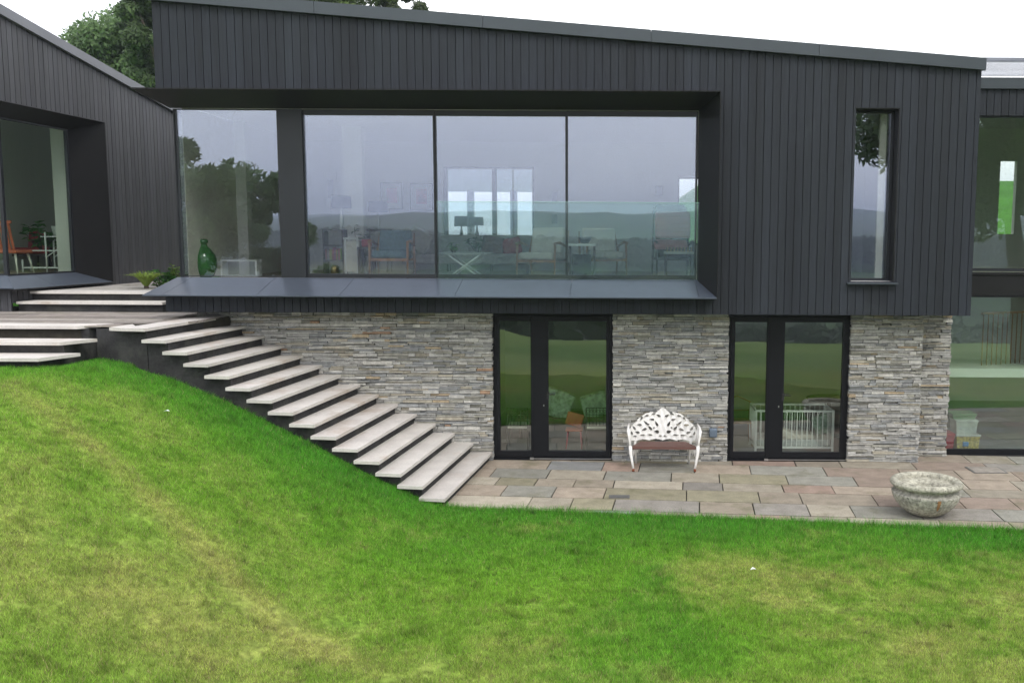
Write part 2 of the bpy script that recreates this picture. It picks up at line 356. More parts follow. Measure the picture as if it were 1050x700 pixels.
# ------------------------------------------------------------------ grass blades (one uncountable sheet)
def make_grass():
    n = 1950000
    # denser near the camera, where single blades read
    Y = 3.2+RNG.random(n)**1.15*(13.95-3.2); half = .62*Y+.8
    X = (-.66*Y-2.0)+RNG.random(n)*(1.12*Y+4.0)
    keep = np.ones(n, bool)
    pe = patio_edge(X)
    keep &= ~((X > -2.45) & (Y > pe-.02+.035*RNG.standard_normal(n)+.05*(vnoise(X,Y,44,.22)-.4)))
    keep &= ~((X <= -2.45) & (X > -6.95) & (Y > front_y(X)+.10))
    keep &= ~((X <= -6.95) & (X > -7.55) & (Y > 13.55))
    keep &= ~((X <= -7.55) & (Y > 12.50))
    X = X[keep]; Y = Y[keep]; n = len(X)
    Z = ground(X, Y)
    col, lush, dry = lawncol(X, Y)
    tuft = vnoise(X,Y,31,.10); patch = vnoise(X,Y,32,.45)
    # thin places where soil shows
    bare = vnoise(X,Y,33,.16)*.6+vnoise(X,Y,34,.6)*.4
    kp = RNG.random(n) > np.clip((bare-.66)*6,0,.85)*(1-lush)
    X,Y,Z,col,lush,dry,tuft,patch = [q[kp] for q in (X,Y,Z,col,lush,dry,tuft,patch)]; n = len(X)
    h = (.020+.022*tuft+.012*patch+.016*lush)*(0.6+.7*RNG.random(n))*(1-.3*dry)
    near_edge = np.where(X > -2.45, patio_edge(X)-Y, 9); h = h*(1+.6*(near_edge < .18))
    tf = sstep(.78,.90, vnoise(X,Y,46,.13)); h = h*(1+.7*tf); col = col*(1-.25*tf)[:,None]; dk = (vnoise(X+.3*Y,Y,48,.045)*.6+vnoise(X,Y,49,.11)*.4) > .80; col = col*np.where(dk,.30,1.0)[:,None]; h = h*np.where(dk,.6,1)
    w = .0030+.0030*RNG.random(n)
    a = RNG.random(n)*2*np.pi; lean = (.25+.75*RNG.random(n))*h; la = RNG.random(n)*2*np.pi
    bx, by = np.cos(a)*w/2, np.sin(a)*w/2
    P0 = np.stack([X-bx,Y-by,Z-.004],1); P1 = np.stack([X+bx,Y+by,Z-.004],1)
    mxx, mxy = X+np.cos(la)*lean*.3, Y+np.sin(la)*lean*.3
    P2 = np.stack([X+np.cos(la)*lean, Y+np.sin(la)*lean, Z+h],1)
    V = np.stack([P0,P1,P2],1).reshape(-1,3)
    me = bpy.data.meshes.new('grass'); me.vertices.add(3*n); me.vertices.foreach_set('co', V.astype(np.float32).ravel())
    me.loops.add(3*n); me.loops.foreach_set('vertex_index', np.arange(3*n, dtype=np.int32))
    me.polygons.add(n); me.polygons.foreach_set('loop_start', np.arange(0,3*n,3, dtype=np.int32)); me.update()
    v = (.45+1.2*RNG.random(n)**1.2)[:,None]; straw = (RNG.random(n) < .05+.22*dry)[:,None]
    cc = np.where(straw, np.array([.36,.31,.15])*v, col*v)
    ca = me.color_attributes.new('Col','FLOAT_COLOR','POINT')
    cc = np.repeat(np.concatenate([cc, np.ones((n,1))],1), 3, axis=0)
    ca.data.foreach_set('color', cc.astype(np.float32).ravel())
    me.materials.append(MT['grass'])
    o = bpy.data.objects.new('grass', me); C.objects.link(o); struct(o,'stuff'); o['label'] = 'mown green grass with pale worn patches over the sloping lawn'
make_grass()

# ------------------------------------------------------------------ patio
def make_patio():
    base = MB(); pts = [(-2.6,15.62),(-2.6,float(patio_edge(-2.6))+.02)]
    for X in np.linspace(-2.3,9.5,40): pts.append((X, float(patio_edge(X))+.02+random.uniform(-.01,.01)))
    pts += [(9.5,16.2),(5.0,16.2),(5.0,15.62)]
    base.prism(pts, -.3, -.020, mi=1)
    ang = -.080; ux, uy = math.cos(ang), math.sin(ang); vx, vy = -math.sin(ang), math.cos(ang)
    O = (-2.2, 15.75)
    def W(u, v): return (O[0]+ux*u+vx*v, O[1]+uy*u+vy*v)
    cols = [((.285,.245,.190),3),((.31,.275,.215),3),((.33,.275,.215),2.6),((.33,.245,.195),1.3),((.27,.26,.22),2),((.28,.255,.175),2.4),((.25,.23,.20),1.2),((.37,.33,.26),1.3),((.285,.225,.18),1.0),((.265,.265,.255),.7)]
    v = .95; r = random.Random(5); rows = [.58,.56,.60,.58,.46,.60,.58,.60,.56,.60,.58,.60]
    ri = 0
    while v > -5.2:
        hgt = rows[ri%len(rows)]; ri += 1; u = -3+r.uniform(0,.6)
        while u < 13:
            L_ = r.choice([.60,.75,.90,.90,1.05,1.2]); g_ = .009
            gv = .013; q = [(u+g_, v-hgt+gv), (u+L_-g_, v-hgt+gv), (u+L_-g_, v-gv), (u+g_, v-gv)]
            P = [W(*p) for p in q]
            # clip against patio outline
            poly = []
            for (px,py) in P: poly.append((px+r.uniform(-.004,.004), py+r.uniform(-.004,.004)))
            def clip(poly, f):
                out = []
                for i in range(len(poly)):
                    a = poly[i]; bq = poly[(i+1)%len(poly)]; fa, fb = f(a), f(bq)
                    if fa >= 0: out.append(a)
                    if (fa >= 0) != (fb >= 0):
                        t = fa/(fa-fb); out.append((a[0]+(bq[0]-a[0])*t, a[1]+(bq[1]-a[1])*t))
                return out
            for f in (lambda p: p[1]-float(patio_edge(p[0]))-.0, lambda p: (15.60 if p[0] < 5.07 else 16.1)-p[1], lambda p: p[0]+2.62, lambda p: 9.5-p[0]):
                poly = clip(poly, f)
                if len(poly) < 3: break
            if len(poly) >= 3:
                c_ = r.choices([k[0] for k in cols],[k[1] for k in cols])[0]; kk = r.uniform(.85,1.12)
                zt = r.uniform(-.003,.003)
                base.prism(poly, -.03, zt, tuple(min(1,q*kk) for q in c_), 0)
            u += L_
        v -= hgt
    struct(base.build('patio', ['slab','joint']))
make_patio()

# ------------------------------------------------------------------ walls of boards
def boards(mb, x0, x1, zb, zt, P, holes=(), w=.127, gap=.009, th=.022, back=.03, seed=1, capmi=1, phase=0):
    """P(u, d, z) -> world: u along the wall, d outward. zb, zt: functions of u. holes: (u0,u1,z0,z1)."""
    r = random.Random(seed); brk = []
    u = x0-phase; edges = []
    while u < x1: edges.append(u); u += w
    for e0 in edges:
        a, bnd = max(e0+gap/2, x0), min(e0+w-gap/2, x1)
        if bnd-a < .004: continue
        cuts = sorted({a, bnd, *[h for hh in holes for h in hh[:2] if a+.002 < h < bnd-.002]})
        k = r.uniform(.84,1.13); col = (k*r.uniform(.99,1.01), k, k*r.uniform(.98,1.03)); dd = r.uniform(-.002,.002)
        for c0, c1 in zip(cuts, cuts[1:]):
            cm = (c0+c1)/2; iv = [(None, None)]
            hs = sorted([h for h in holes if h[0] < cm < h[1]], key=lambda h: h[2])
            segs = []; lo = None
            for h in hs: segs.append((lo, h[2])); lo = h[3]
            segs.append((lo, None))
            for s0, s1 in segs:
                z = lambda u_: (zb(u_) if s0 is None else s0, zt(u_) if s1 is None else s1)
                (za,zb_),(zc,zd) = z(c0), z(c1)
                if zb_-za < .01 and zd-zc < .01: continue
                mb.hexa([P(c0,dd+th,za),P(c1,dd+th,zc),P(c1,0,zc),P(c0,0,za)], [P(c0,dd+th,zb_),P(c1,dd+th,zd),P(c1,0,zd),P(c0,0,zb_)], col, 0)
    # backing sheet, cut the same way
    cuts = sorted({x0, x1, *[h for hh in holes for h in hh[:2] if x0 < h < x1]})
    for c0, c1 in zip(cuts, cuts[1:]):
        cm = (c0+c1)/2; lo = None; segs = []
        for h in sorted([h for h in holes if h[0] < cm < h[1]], key=lambda h: h[2]): segs.append((lo,h[2])); lo = h[3]
        segs.append((lo,None))
        for s0, s1 in segs:
            za,zb_ = (zb(c0) if s0 is None else s0),(zt(c0) if s1 is None else s1); zc,zd = (zb(c1) if s0 is None else s0),(zt(c1) if s1 is None else s1)
            if zb_-za < .01 and zd-zc < .01: continue
            mb.hexa([P(c0,-.001,za),P(c1,-.001,zc),P(c1,-back,zc),P(c0,-back,za)], [P(c0,-.001,zb_),P(c1,-.001,zd),P(c1,-back,zd),P(c0,-back,zb_)], (1,1,1), capmi)

# ------------------------------------------------------------------ main house
house = thing('house', 'dark timber clad upper storey with long bay window over a stacked stone ground floor', 'house')
YB = 21.5
# stone
def stones(mb, X0, X1, Z0, Z1, Yf, seed, axis_='x'):
    r = random.Random(seed); z = Z0
    tones = [((.35,.345,.32),5),((.42,.41,.38),4),((.28,.285,.28),3),((.48,.465,.42),2.2),((.36,.33,.265),1.5),((.41,.33,.225),.3),((.31,.30,.255),2.4),((.36,.24,.16),.08)]
    rowz = []
    while z < Z1-.01:
        h = r.choice([.022,.026,.030,.034,.040,.046,.055]); h = min(h, Z1-z); rowz.append((z,h)); z += h
    carry = []
    for (z,h) in rowz:
        x = X0-r.uniform(0,.1); 
        while x < X1:
            ln = min(r.uniform(.10,.36)+(r.random() < .3)*r.uniform(.05,.35), .75)*(1 if h < .045 else .8)
            a, bb = max(x+.003, X0-r.uniform(0,.018)), min(x+ln-.003, X1+r.uniform(0,.018))
            if bb-a > .015:
                d = r.uniform(.0,.045)+(r.random() < .08)*.012; c_ = r.choices([t[0] for t in tones],[t[1] for t in tones])[0]; k = r.uniform(.80,1.18)
                big = 1 if (r.random() < .05 and h < .05) else 0
                zz0, zz1 = z+.0032, z+h-.0032+big*r.uniform(.01,.028)
                j = lambda s_: r.uniform(-s_,s_)
                y = Yf-d-big*.008
                q = (bb-a)*.5
                b_ = [(a+j(.006),y+j(.005),zz0+j(.003)),(bb+j(.006),y+j(.005),zz0+j(.003)),(bb,Yf+.06,zz0),(a,Yf+.06,zz0)]
                t_ = [(a+j(.006),y+j(.005),zz1+j(.004)),(bb+j(.006),y+j(.005),zz1+j(.004)),(bb,Yf+.06,zz1),(a,Yf+.06,zz1)]
                mb.hexa(b_, t_, tuple(k*q_ for q_ in c_), 0)
            x += ln
    mb.box(X0-.0, X1+.0, Yf+.012, Yf+.25, Z0, Z1, mi=1)
D1, D2 = (-2.09,-.065), (1.845,3.89)
s_ = MB(); stones(s_, -6.95, D1[0], -.02, 2.50, DS, 1)
stones(s_, D1[1], D2[0], -.02, 2.50, DS, 2); stones(s_, D2[1], 5.07, -.02, 2.50, DS, 3); stones(s_, 5.07, 5.70, -.02, 2.50, 15.95, 4)
s_.box(5.0,5.068,15.52,15.96,-.02,2.5,(.3,.3,.29),0)
s_.build('stone_wall', ['stone','mortar'], house)
# upper cladding
GL0, GL1, GZ0, GZ1 = -7.255, 1.29, 3.06, 5.775
NW = (3.725, 4.41, 3.06, 5.775)
cl = MB()
BAY = (-7.9, 1.46, 2.86, 5.93)
boards(cl, CL, CR, lambda u: CB, lambda u: roofz(u)+.02, lambda u,d,z: (u, DC-d, z), holes=[(CL-.1,1.46,2.86,5.93), NW], seed=4)
# left flank above the glazed corner, right flank
boards(cl, DC+.02, YB, lambda u: 5.93, lambda u: roofz(CL)+.02, lambda u,d,z: (CL-d, u, z), seed=5)
boards(cl, DC+.02, YB, lambda u: CB, lambda u: 2.86, lambda u,d,z: (CL-d, u, z), seed=6)
boards(cl, 17.76, YB, lambda u: 2.86, lambda u: 5.93, lambda u,d,z: (CL-d, u, z), seed=6)
boards(cl, DC+.02, 16.0, lambda u: CB, lambda u: roofz(CR)+.02, lambda u,d,z: (CR+d, u, z), seed=7)
cl.build('cladding', ['clad','gap'], house)
# structure: floor slab, soffit, ceiling, back and party walls
sl = MB(); sl.box(CL+.03, CR-.03, DG+.0, YB, 2.56, 2.975, mi=0); sl.box(1.50,CR-.03,DC+.03,DG,2.56,2.975); sl.build('floor_slab', 'charcoal', house)
sf = MB(); sf.box(CL+.01, CR-.01, DC+.005, DS+.3, 2.535, 2.56); sf.build('soffit', 'alu', house)
fl = MB(); fl.box(CL+.06, CR-.1, DG+.1, YB-.1, 2.98, 3.0); fl.build('upper_floor', 'floorin', house)
ce = MB(); ce.box(CL+.06, CR-.1, DG+.12, YB-.1, 5.86, 5.92); ce.build('ceiling', 'ceil', house)
iw = MB()
# front wall inner lining over and beside openings
iw.box(1.50, 3.70, DC+.16, DC+.30, 3.0, 5.86); iw.box(4.46, CR-.1, DC+.16, DC+.30, 3.0, 5.86)
iw.box(3.70,4.46, DC+.16, DC+.30, 3.0, 3.06); iw.box(3.70,4.46, DC+.16, DC+.30, 5.80, 5.86)
BW0, BW1, BZ0, BZ1 = ax(455,210,YB-.15), ax(548,210,YB-.15), at(500,251,YB-.15).z, at(500,171,YB-.15).z
RW0, RW1, RZ0, RZ1 = ax(695,210,YB-.15), ax(740,210,YB-.15), 3.6, at(700,182,YB-.15).z
for x0,x1,z0,z1 in ((CL+.05,BW0,3,5.86),(BW0,BW1,3,BZ0),(BW0,BW1,BZ1,5.86),(BW1,RW0,3,5.86),(RW0,RW1,3,RZ0),(RW0,RW1,RZ1,5.86),(RW1,CR-.05,3,5.86)):
    iw.box(x0,x1,YB-.22,YB-.02,z0,z1)
iw.box(3.0,3.12,DG+.3,YB-.2,3,5.86)                       # wall at the right of the room
iw.box(CR-.12,CR-.06,DC+.3,YB-.2,3,5.86)
iw.box(CL+.02,CL+.14,18.2,YB-.2,3,5.86)
iw.build('interior_wall', 'wallin', house)
px = MB(); px.box(GL0+.005,-6.97,17.76,17.95,3.0,5.86); px.build('pillar','wallin',house)
px = MB(); px.box(ax(352,200,18.4), ax(372,200,18.4), 18.4, 18.6, 3.0, 5.86); px.build('pillar', 'wallin', house)
# lower rooms
lr = MB()
for (a,bb) in ((-2.45,1.2),(1.35,5.0)):
    lr.box(a-.1,a,DS+.26,YB-1.2,0,2.5); lr.box(bb,bb+.1,DS+.26,YB-1.2,0,2.5)
lr.box(-2.6,5.1,YB-1.2,YB-1.1,0,2.5)
lr.build('interior_wall', 'wallgreen', house)
lf = MB(); lf.box(-2.45,5.0,DS+.02,YB-1.2,-.05,.012); lf.build('lower_floor','floorlow',house)
# roof body and fascia
rf = MB(); xl, xr = CL-.06, CR+.045
rf.hexa([(xl+.02,DC-.05,roofz(xl)+.01),(xr-.02,DC-.05,roofz(xr)+.01),(xr-.02,YB+.3,roofz(xr)+.01),(xl+.02,YB+.3,roofz(xl)+.01)], [(xl+.02,DC-.05,roofz(xl)+.17),(xr-.02,DC-.05,roofz(xr)+.17),(xr-.02,YB+.3,roofz(xr)+.17),(xl+.02,YB+.3,roofz(xl)+.17)])
ro = rf.build('roof', 'fascia', house)
fa = MB(); xs = list(np.linspace(xl, xr, 6))
for a,bb in zip(xs, xs[1:]):
    bb -= .006
    fa.hexa([(a,DC-.11,roofz(a)),(bb,DC-.11,roofz(bb)),(bb,DC-.055,roofz(bb)),(a,DC-.055,roofz(a))], [(a,DC-.11,roofz(a)+.182),(bb,DC-.11,roofz(bb)+.182),(bb,DC-.055,roofz(bb)+.182),(a,DC-.055,roofz(a)+.182)])
fa.build('fascia', 'fascia', house)
vr = MB(); vr.hexa([(-6.0,YB+.06,5.38),(.5,YB+.06,5.38),(.5,26.2,5.0),(-6.0,26.2,5.0)],[(-6.0,YB+.06,5.50),(.5,YB+.06,5.50),(.5,26.2,5.12),(-6.0,26.2,5.12)]); vr.build('veranda_roof','ceil',house)
for X_ in (-5.9,ax(483,230,26),ax(527,230,26),.35):
    vr = MB(); vr.box(X_-.09,X_+.09,25.9,26.08,2.8,5.02); vr.build('veranda_post','frame',house)
# back cladding outside
bk = MB()
for x0,x1,z0,z1 in ((CL,BW0,2.5,6.2),(BW1,RW0,2.5,6.2),(RW1,CR,2.5,6.2),(BW0,BW1,BZ1,6.2),(BW0,BW1,2.5,BZ0),(RW0,RW1,RZ1,6.2),(RW0,RW1,2.5,RZ0)): bk.box(x0,x1,YB-.02,YB+.05,z0,z1)
bk.build('rear_wall','clad',house)

rv = MB(); boards(rv, YB+.06, 29, lambda u: 2.5, lambda u: 6.6, lambda u,d,z: (CL-d,u,z), seed=21); rv.box(CL+.03,-5.6,YB+.06,29,2.5,6.6,mi=1); rv.build('added_rear_block',['clad','gap'],house)  # unseen rear block, added so the left wing glass mirrors dark boards
# splayed window surround
def surround():
    sm_ = MB(); YO = 14.6; YI = DG-.06; t = .012
    ol, orr, ot, ob = -7.42, 1.552, 5.954, 2.811; il, ir, it, ib = GL0-.02, GL1+.015, GZ1+.012, GZ0-.006
    def plate(a,bb,c_,d,th,col=(1,1,1),mi=0):
        a,bb,c_,d = map(Vector,(a,bb,c_,d)); n = (bb-a).cross(d-a).normalized()*th
        sm_.mesh([a,bb,c_,d,a+n,bb+n,c_+n,d+n],[(0,1,2,3),(7,6,5,4),(0,4,5,1),(1,5,6,2),(2,6,7,3),(3,7,4,0)],col,mi)
    # head
    head = MB(); sm_ = head
    plate((ol,YO,ot),(orr,YO,ot),(ir,YI,it),(il,YI,it),.014)
    head.box(ol,orr,YO-.012,YO,ot-.004,ot+.016)
    head.hexa([(ol,YO,ot+.002),(orr,YO,ot+.002),(orr,DC-.02,ot+.012),(ol,DC-.02,ot+.012)],[(ol,YO,ot+.016),(orr,YO,ot+.016),(orr,DC-.02,ot+.03),(ol,DC-.02,ot+.03)])
    head.hexa([(CL,DC-.02,5.90),(orr,DC-.02,5.90),(orr,DG+.2,5.90),(CL,DG+.2,5.90)],[(CL,DC-.02,5.96),(orr,DC-.02,5.96),(orr,DG+.2,5.96),(CL,DG+.2,5.96)])
    h = head.build('window_hood', 'alu', house)
    jamb = MB(); sm_ = jamb
    plate((orr,YO,ob),(ir,YI,ib),(ir,YI,it),(orr,YO,ot),.014)
    jamb.box(orr,orr+.012,YO-.012,DC+.0,ob-.02,ot+.016)
    jamb.box(ir+.02,1.47,DG-.1,DG+.1,2.9,5.9)
    jamb.build('window_jamb','alu',house)
    sill = MB(); sm_ = sill; xs_ = [ol+.22]+list(np.linspace(ol+1.7, orr-.3, 6)); 
    lx = lambda X,Y: X
    segs = [ol, ol+.30, -5.65,-4.35,-2.55,-.75, orr-.28, orr]
    for a,bb in zip(segs,segs[1:]):
        fa_ = lambda X: il+(X-ol)/(orr-ol)*(ir-il)
        a2 = fa_(a) if a in (ol,orr) else a+(.10 if a < -7 else 0); b2 = fa_(bb) if bb in (ol,orr) else bb+(.10 if bb < -7 else 0)
        g_ = .003
        plate((a+g_,YO,ob),(bb-g_,YO,ob),(b2-g_,YI,ib),(a2+g_,YI,ib),-.014)
    sill.box(ol,orr,YO-.004,YO+.010,ob-.018,ob+.001)
    sill.build('window_sill','sill',house)
    un = MB(); un.hexa([(ol+.02,YO+.012,ob-.017),(orr-.02,YO+.012,ob-.017),(orr-.02,DG,ob-.03),(CL+.02,DG,ob-.03)],[(ol+.02,YO+.012,ob-.004),(orr-.02,YO+.012,ob-.004),(orr-.02,DG,ob+.04),(CL+.02,DG,ob+.04)])
    un.build('sill_underside','alu',house)
surround()
def pane(parent, x0, x1, z0, z1, Y, m='glass', th=.02):
    p = MB(); p.box(x0,x1,Y,Y+th,z0,z1); return p.build('pane', m, parent)
def window(x0,x1,z0,z1,Y,fw=(.04,.04,.04,.04),depth=.08,fm='frame',gm='glass',parent=None,name='window', split=()):
    """fw = left, right, bottom, top frame widths"""
    f = MB(); l,r_,b_,t_ = fw; 
    if l: f.box(x0,x0+l,Y,Y+depth,z0,z1)
    if r_: f.box(x1-r_,x1,Y,Y+depth,z0,z1)
    if b_: f.box(x0+l,x1-r_,Y+.002,Y+depth-.002,z0,z0+b_)
    if t_: f.box(x0+l,x1-r_,Y+.002,Y+depth-.002,z1-t_,z1)
    o = f.build(name, fm, parent or house)
    pane(o, x0+l-.004, x1-r_+.004, z0+b_-.004, z1-t_+.004, Y+depth/2-.01, gm)
    return o
# front glazing of the bay
window(GL0, -5.565, 3.06, 5.785, DG, (.012,.0,.012,.012))
post = MB(); post.box(-5.565,-5.36,DG-.02,DG+.16,3.055,5.785); post.box(-5.355,-5.150,DG-.035,DG+.16,3.055,5.785)
post.build('corner_post','frame',house)
xs_ = [-5.150,-3.006,-.845,1.300]
for i,(a,bb) in enumerate(zip(xs_,xs_[1:])):
    window(a, bb, 3.055, 5.785, DG+(.03 if i == 1 else 0), (.020 if i else .012,.022 if i<2 else .03,.065,.085), depth=.09, name='sliding_window')
# glazed return at the left corner
rt = MB(); rt.box(GL0,GL0+.05,DG+.02,DG+.07,3.05,5.785); rt.box(GL0,GL0+.05,17.7,17.755,3.05,5.785); rt.box(GL0,GL0+.05,DG+.07,17.7,5.74,5.785); rt.box(GL0,GL0+.05,DG+.07,17.7,3.05,3.10)
rt = rt.build('window','frame',house); pp = MB(); pp.box(GL0+.015,GL0+.035,DG+.07,17.7,3.1,5.74); pp.build('pane','glass',rt)
bl = MB(); bl.box(GL0+.09,GL0+.10,15.66,17.74,3.02,5.85); bl.build('roller_blind','cream',house)
# narrow window
window(NW[0]-.03,NW[1]-.012,NW[2],NW[3]-.02,15.22,(.03,.05,.045,.03))
nr = MB(); nr.box(NW[1]-.012,NW[1]+.004,DC-.03,15.34,NW[2],NW[3]); nr.box(NW[0],NW[1],DC-.03,15.34,NW[3]-.012,NW[3]+.004); nr.box(NW[0]-.016,NW[0]-.001,DC-.0,15.34,NW[2],NW[3])
nr.build('window_reveal','alu',house)
ns = MB(); ns.hexa([(NW[0]-.07,DC-.12,3.018),(NW[1]+.05,DC-.12,3.018),(NW[1]+.05,15.24,3.032),(NW[0]-.07,15.24,3.032)],[(NW[0]-.07,DC-.12,3.040),(NW[1]+.05,DC-.12,3.040),(NW[1]+.05,15.24,3.054),(NW[0]-.07,15.24,3.054)])
ns.build('window_sill','fascia',house)
cu = MB(); cu.box(NW[1]-.20,NW[1]-.09,15.34,15.42,3.06,5.76); cu.build('curtain','cream',house)
# back windows
window(BW0,BW1,BZ0,BZ1,YB-.16,(.09,.05,.05,.05)); 
md = MB(); mx_ = ax(507,210,YB-.15); md.box(mx_-.05,mx_+.05,YB-.18,YB-.08,BZ0,BZ1); md.build('mullion','frame',house)
window(RW0,RW1,RZ0,RZ1,YB-.16,(.03,.03,.03,.03))
# doors
def door(x0, x1, mx0, mx1, hx, nm):
    Y0 = DS+.06; zt = 2.50
    f = MB()
    for a,bb in ((x0-.02,x0+.055),(x1-.055,x1+.02)): f.box(a,bb,Y0,Y0+.09,0,zt)
    f.box(x0+.055,x1-.055,Y0+.002,Y0+.088,2.44,zt); f.box(x0+.055,x1-.055,Y0+.002,Y0+.088,.012,.05)
    d = f.build('door_frame','doorf',house)
    def leaf(a,bb,nmn,l,r_):
        g_ = MB(); Yl = Y0-.014
        g_.box(a,a+l,Yl,Yl+.07,.055,2.437); g_.box(bb-r_,bb,Yl,Yl+.07,.055,2.437)
        g_.box(a+l,bb-r_,Yl+.002,Yl+.068,.055,.055+.095); g_.box(a+l,bb-r_,Yl+.002,Yl+.068,2.35,2.437)
        o = g_.build(nmn,'doorf',house); pane(o,a+l-.003,bb-r_+.003,.147,2.353,Yl+.025,'glassd'); return o
    leaf(x0+.058, mx0-.002,'door_leaf',.065,.014)
    o = leaf(mx0+.002, x1-.058,'door_leaf',mx1-mx0,.062)
    h = MB(); zc = at(600,404,Y0-.02).z
    h.tube([(hx-.02,Y0-.014,zc),(hx-.02,Y0-.065,zc),(hx+.10,Y0-.065,zc)],.009,8); h.box(hx-.04,hx-.005,Y0-.022,Y0-.0135,zc-.09,zc+.03)
    hh = h.build('handle','iron',o)
    kk = MB(); kk.box(hx-.10,hx-.085,Y0-.024,Y0-.0135,zc-.21,zc-.18); kk.build('keyhole','chrome',o)
    th = MB(); th.box(mx0+.02,x1-.03,Y0-.075,Y0-.055,.024,.036); th.box(mx0-.03,mx0+.03,Y0-.085,Y0-.05,.016,.050); th.build('threshold_bar','chrome',house)
    tb = MB(); tb.box(x0,x1,Y0-.05,Y0-.001,.001,.022); tb.build('threshold','doorf',house)
door(D1[0],D1[1], ax(545,400,DS), ax(562,400,DS), ax(563,400,DS), 'l')
door(D2[0],D2[1], ax(787,400,DS), ax(804,400,DS), ax(805,400,DS), 'r')
# glass balustrade
bal = thing('glass_balustrade', 'frameless clear glass balustrade across the two right hand sliding windows', 'balustrade', (-.8,15.42,3.04))
BX0, BX1, BZT = ax(448,207,15.42), 1.325, at(580,207.5,15.42).z
bp_ = MB(); bp_.box(BX0,BX1,15.41,15.427,3.045,BZT); bp_.build('glass_panel','glassb',bal)
bp_ = MB(); bp_.box(BX0,BX1,15.411,15.426,BZT+.0005,BZT+.007); bp_.build('glass_edge','glassedge',bal)
# wall box between door and bench
wb = MB(); c_ = at(731,443,DS-.06); wb.rbox((c_.x,DS-.085,c_.z),(.13,.11,.15),.02); wb.box(c_.x-.05,c_.x+.05,DS-.03,DS+.02,c_.z-.06,c_.z+.06)
tag(wb.build('wall_light','lightbox'),'small blue grey metal wall light fixed to the stone beside the white bench','wall light')

# ------------------------------------------------------------------ right wing
rw = thing('house_wing', 'right hand glazed wing with slate roof set back beside the stone pillar', 'house wing', (8,16,0))
RX0, RX1 = 5.66, 12.5
c = MB(); boards(c, RX0, RX1, lambda u: 5.80, lambda u: 6.24, lambda u,d,z: (u, DR-.02-d, z), seed=9, w=.125); c.build('cladding',['clad','gap'],rw)
c = MB(); c.box(RX0,RX1,DR-.10,DR+.02,6.235,6.415); c.build('fascia','fascia',rw)
RH = at(1011,60,DR+4.3).z-6.43-.03; c = MB(); n_ = 16; 
for i in range(n_):
    t0, t1 = i/n_, (i+1)/n_; y0, y1 = DR-.12+t0*4.4, DR-.12+t1*4.4+.05; z0, z1 = 6.43+t0*RH, 6.43+t1*RH+.012
    x = RX0-.5+(i%2)*.15; 
    while x < RX1:
        k = random.uniform(.85,1.12); c.hexa([(x,y0,z0),(x+.295,y0,z0),(x+.295,y1,z1-.02),(x,y1,z1-.02)],[(x,y0,z0+.012),(x+.295,y0,z0+.012),(x+.295,y1,z1-.008),(x,y1,z1-.008)],(k,k,k)); x += .30
c.box(RX0-.4,RX1,DR+4.2,DR+4.36,6.43+RH-.04,6.43+RH+.03)
c.build('roof','slate',rw)
c = MB(); c.box(RX0,RX1,DR,DR+.16,2.79,3.14); c.box(RX0,RX1,DR-.03,DR+.01,3.145,3.185); c.build('spandrel_panel','alu',rw)
w1 = window(RX0+.03,RX0+2.6,3.20,5.80,DR,(.05,.05,.05,.03),gm='glassr',parent=rw); window(RX0+2.6,RX0+5.2,3.20,5.80,DR,(.05,.05,.05,.03),gm='glassr',parent=rw)
window(RX0+.03,RX0+2.9,.0,2.785,DR,(.05,.05,.10,.03),fm='doorf',gm='glassr',parent=rw); window(RX0+2.9,RX0+5.6,.0,2.785,DR,(.05,.05,.10,.03),fm='doorf',gm='glassr',parent=rw)
c = MB()
gx0, gx1, gz0, gz1 = ax(1024,210,21.6), ax(1041,210,21.6), at(1030,240,21.6).z, at(1030,165,21.6).z
c.box(RX0-.1,RX0,DR+.1,21.8,-.0,6.4)
c.box(RX0,gx0,21.6,21.75,0,6.4); c.box(gx1,RX1,21.6,21.75,0,6.4); c.box(gx0,gx1,21.6,21.75,0,gz0); c.box(gx0,gx1,21.6,21.75,gz1,6.4)
c.box(RX1,RX1+.1,DR,21.8,0,6.4); c.box(RX0,RX1,DR+.16,21.6,6.25,6.3)
c.build('interior_wall','wallgreen',rw)
c = MB(); c.box(RX0+.02,RX1,DR+.02,21.6,-.05,.012); c.build('lower_floor','floorlow',rw)
c = MB(); c.box(RX0+.02,RX1,DR+.5,DR+1.5,2.83,3.13); c.box(RX0+.02,RX1,DR+3.6,21.6,2.83,3.13); c.build('upper_floor','cream',rw)
zl = at(1010,378,DR+.75).z; c = MB(); c.box(RX0+.02,RX1,DR+.75,DR+2.1,zl-.155,zl); c.build('half_landing','whitep',rw)
c = MB()
for k in range(16):
    X = ax(1008,340,DR+1.2)+k*.11; c.tube([(X,DR+1.2+k*.05,zl-.0),(X,DR+1.2+k*.05,zl+.95)],.011,6)
c.bar((ax(1006,340,DR+1.2),DR+1.2,zl+.97),(ax(1006,340,DR+1.2)+1.8,DR+2.0,zl+.97),.05,.04); c.build('stair_balustrade','wood',rw)

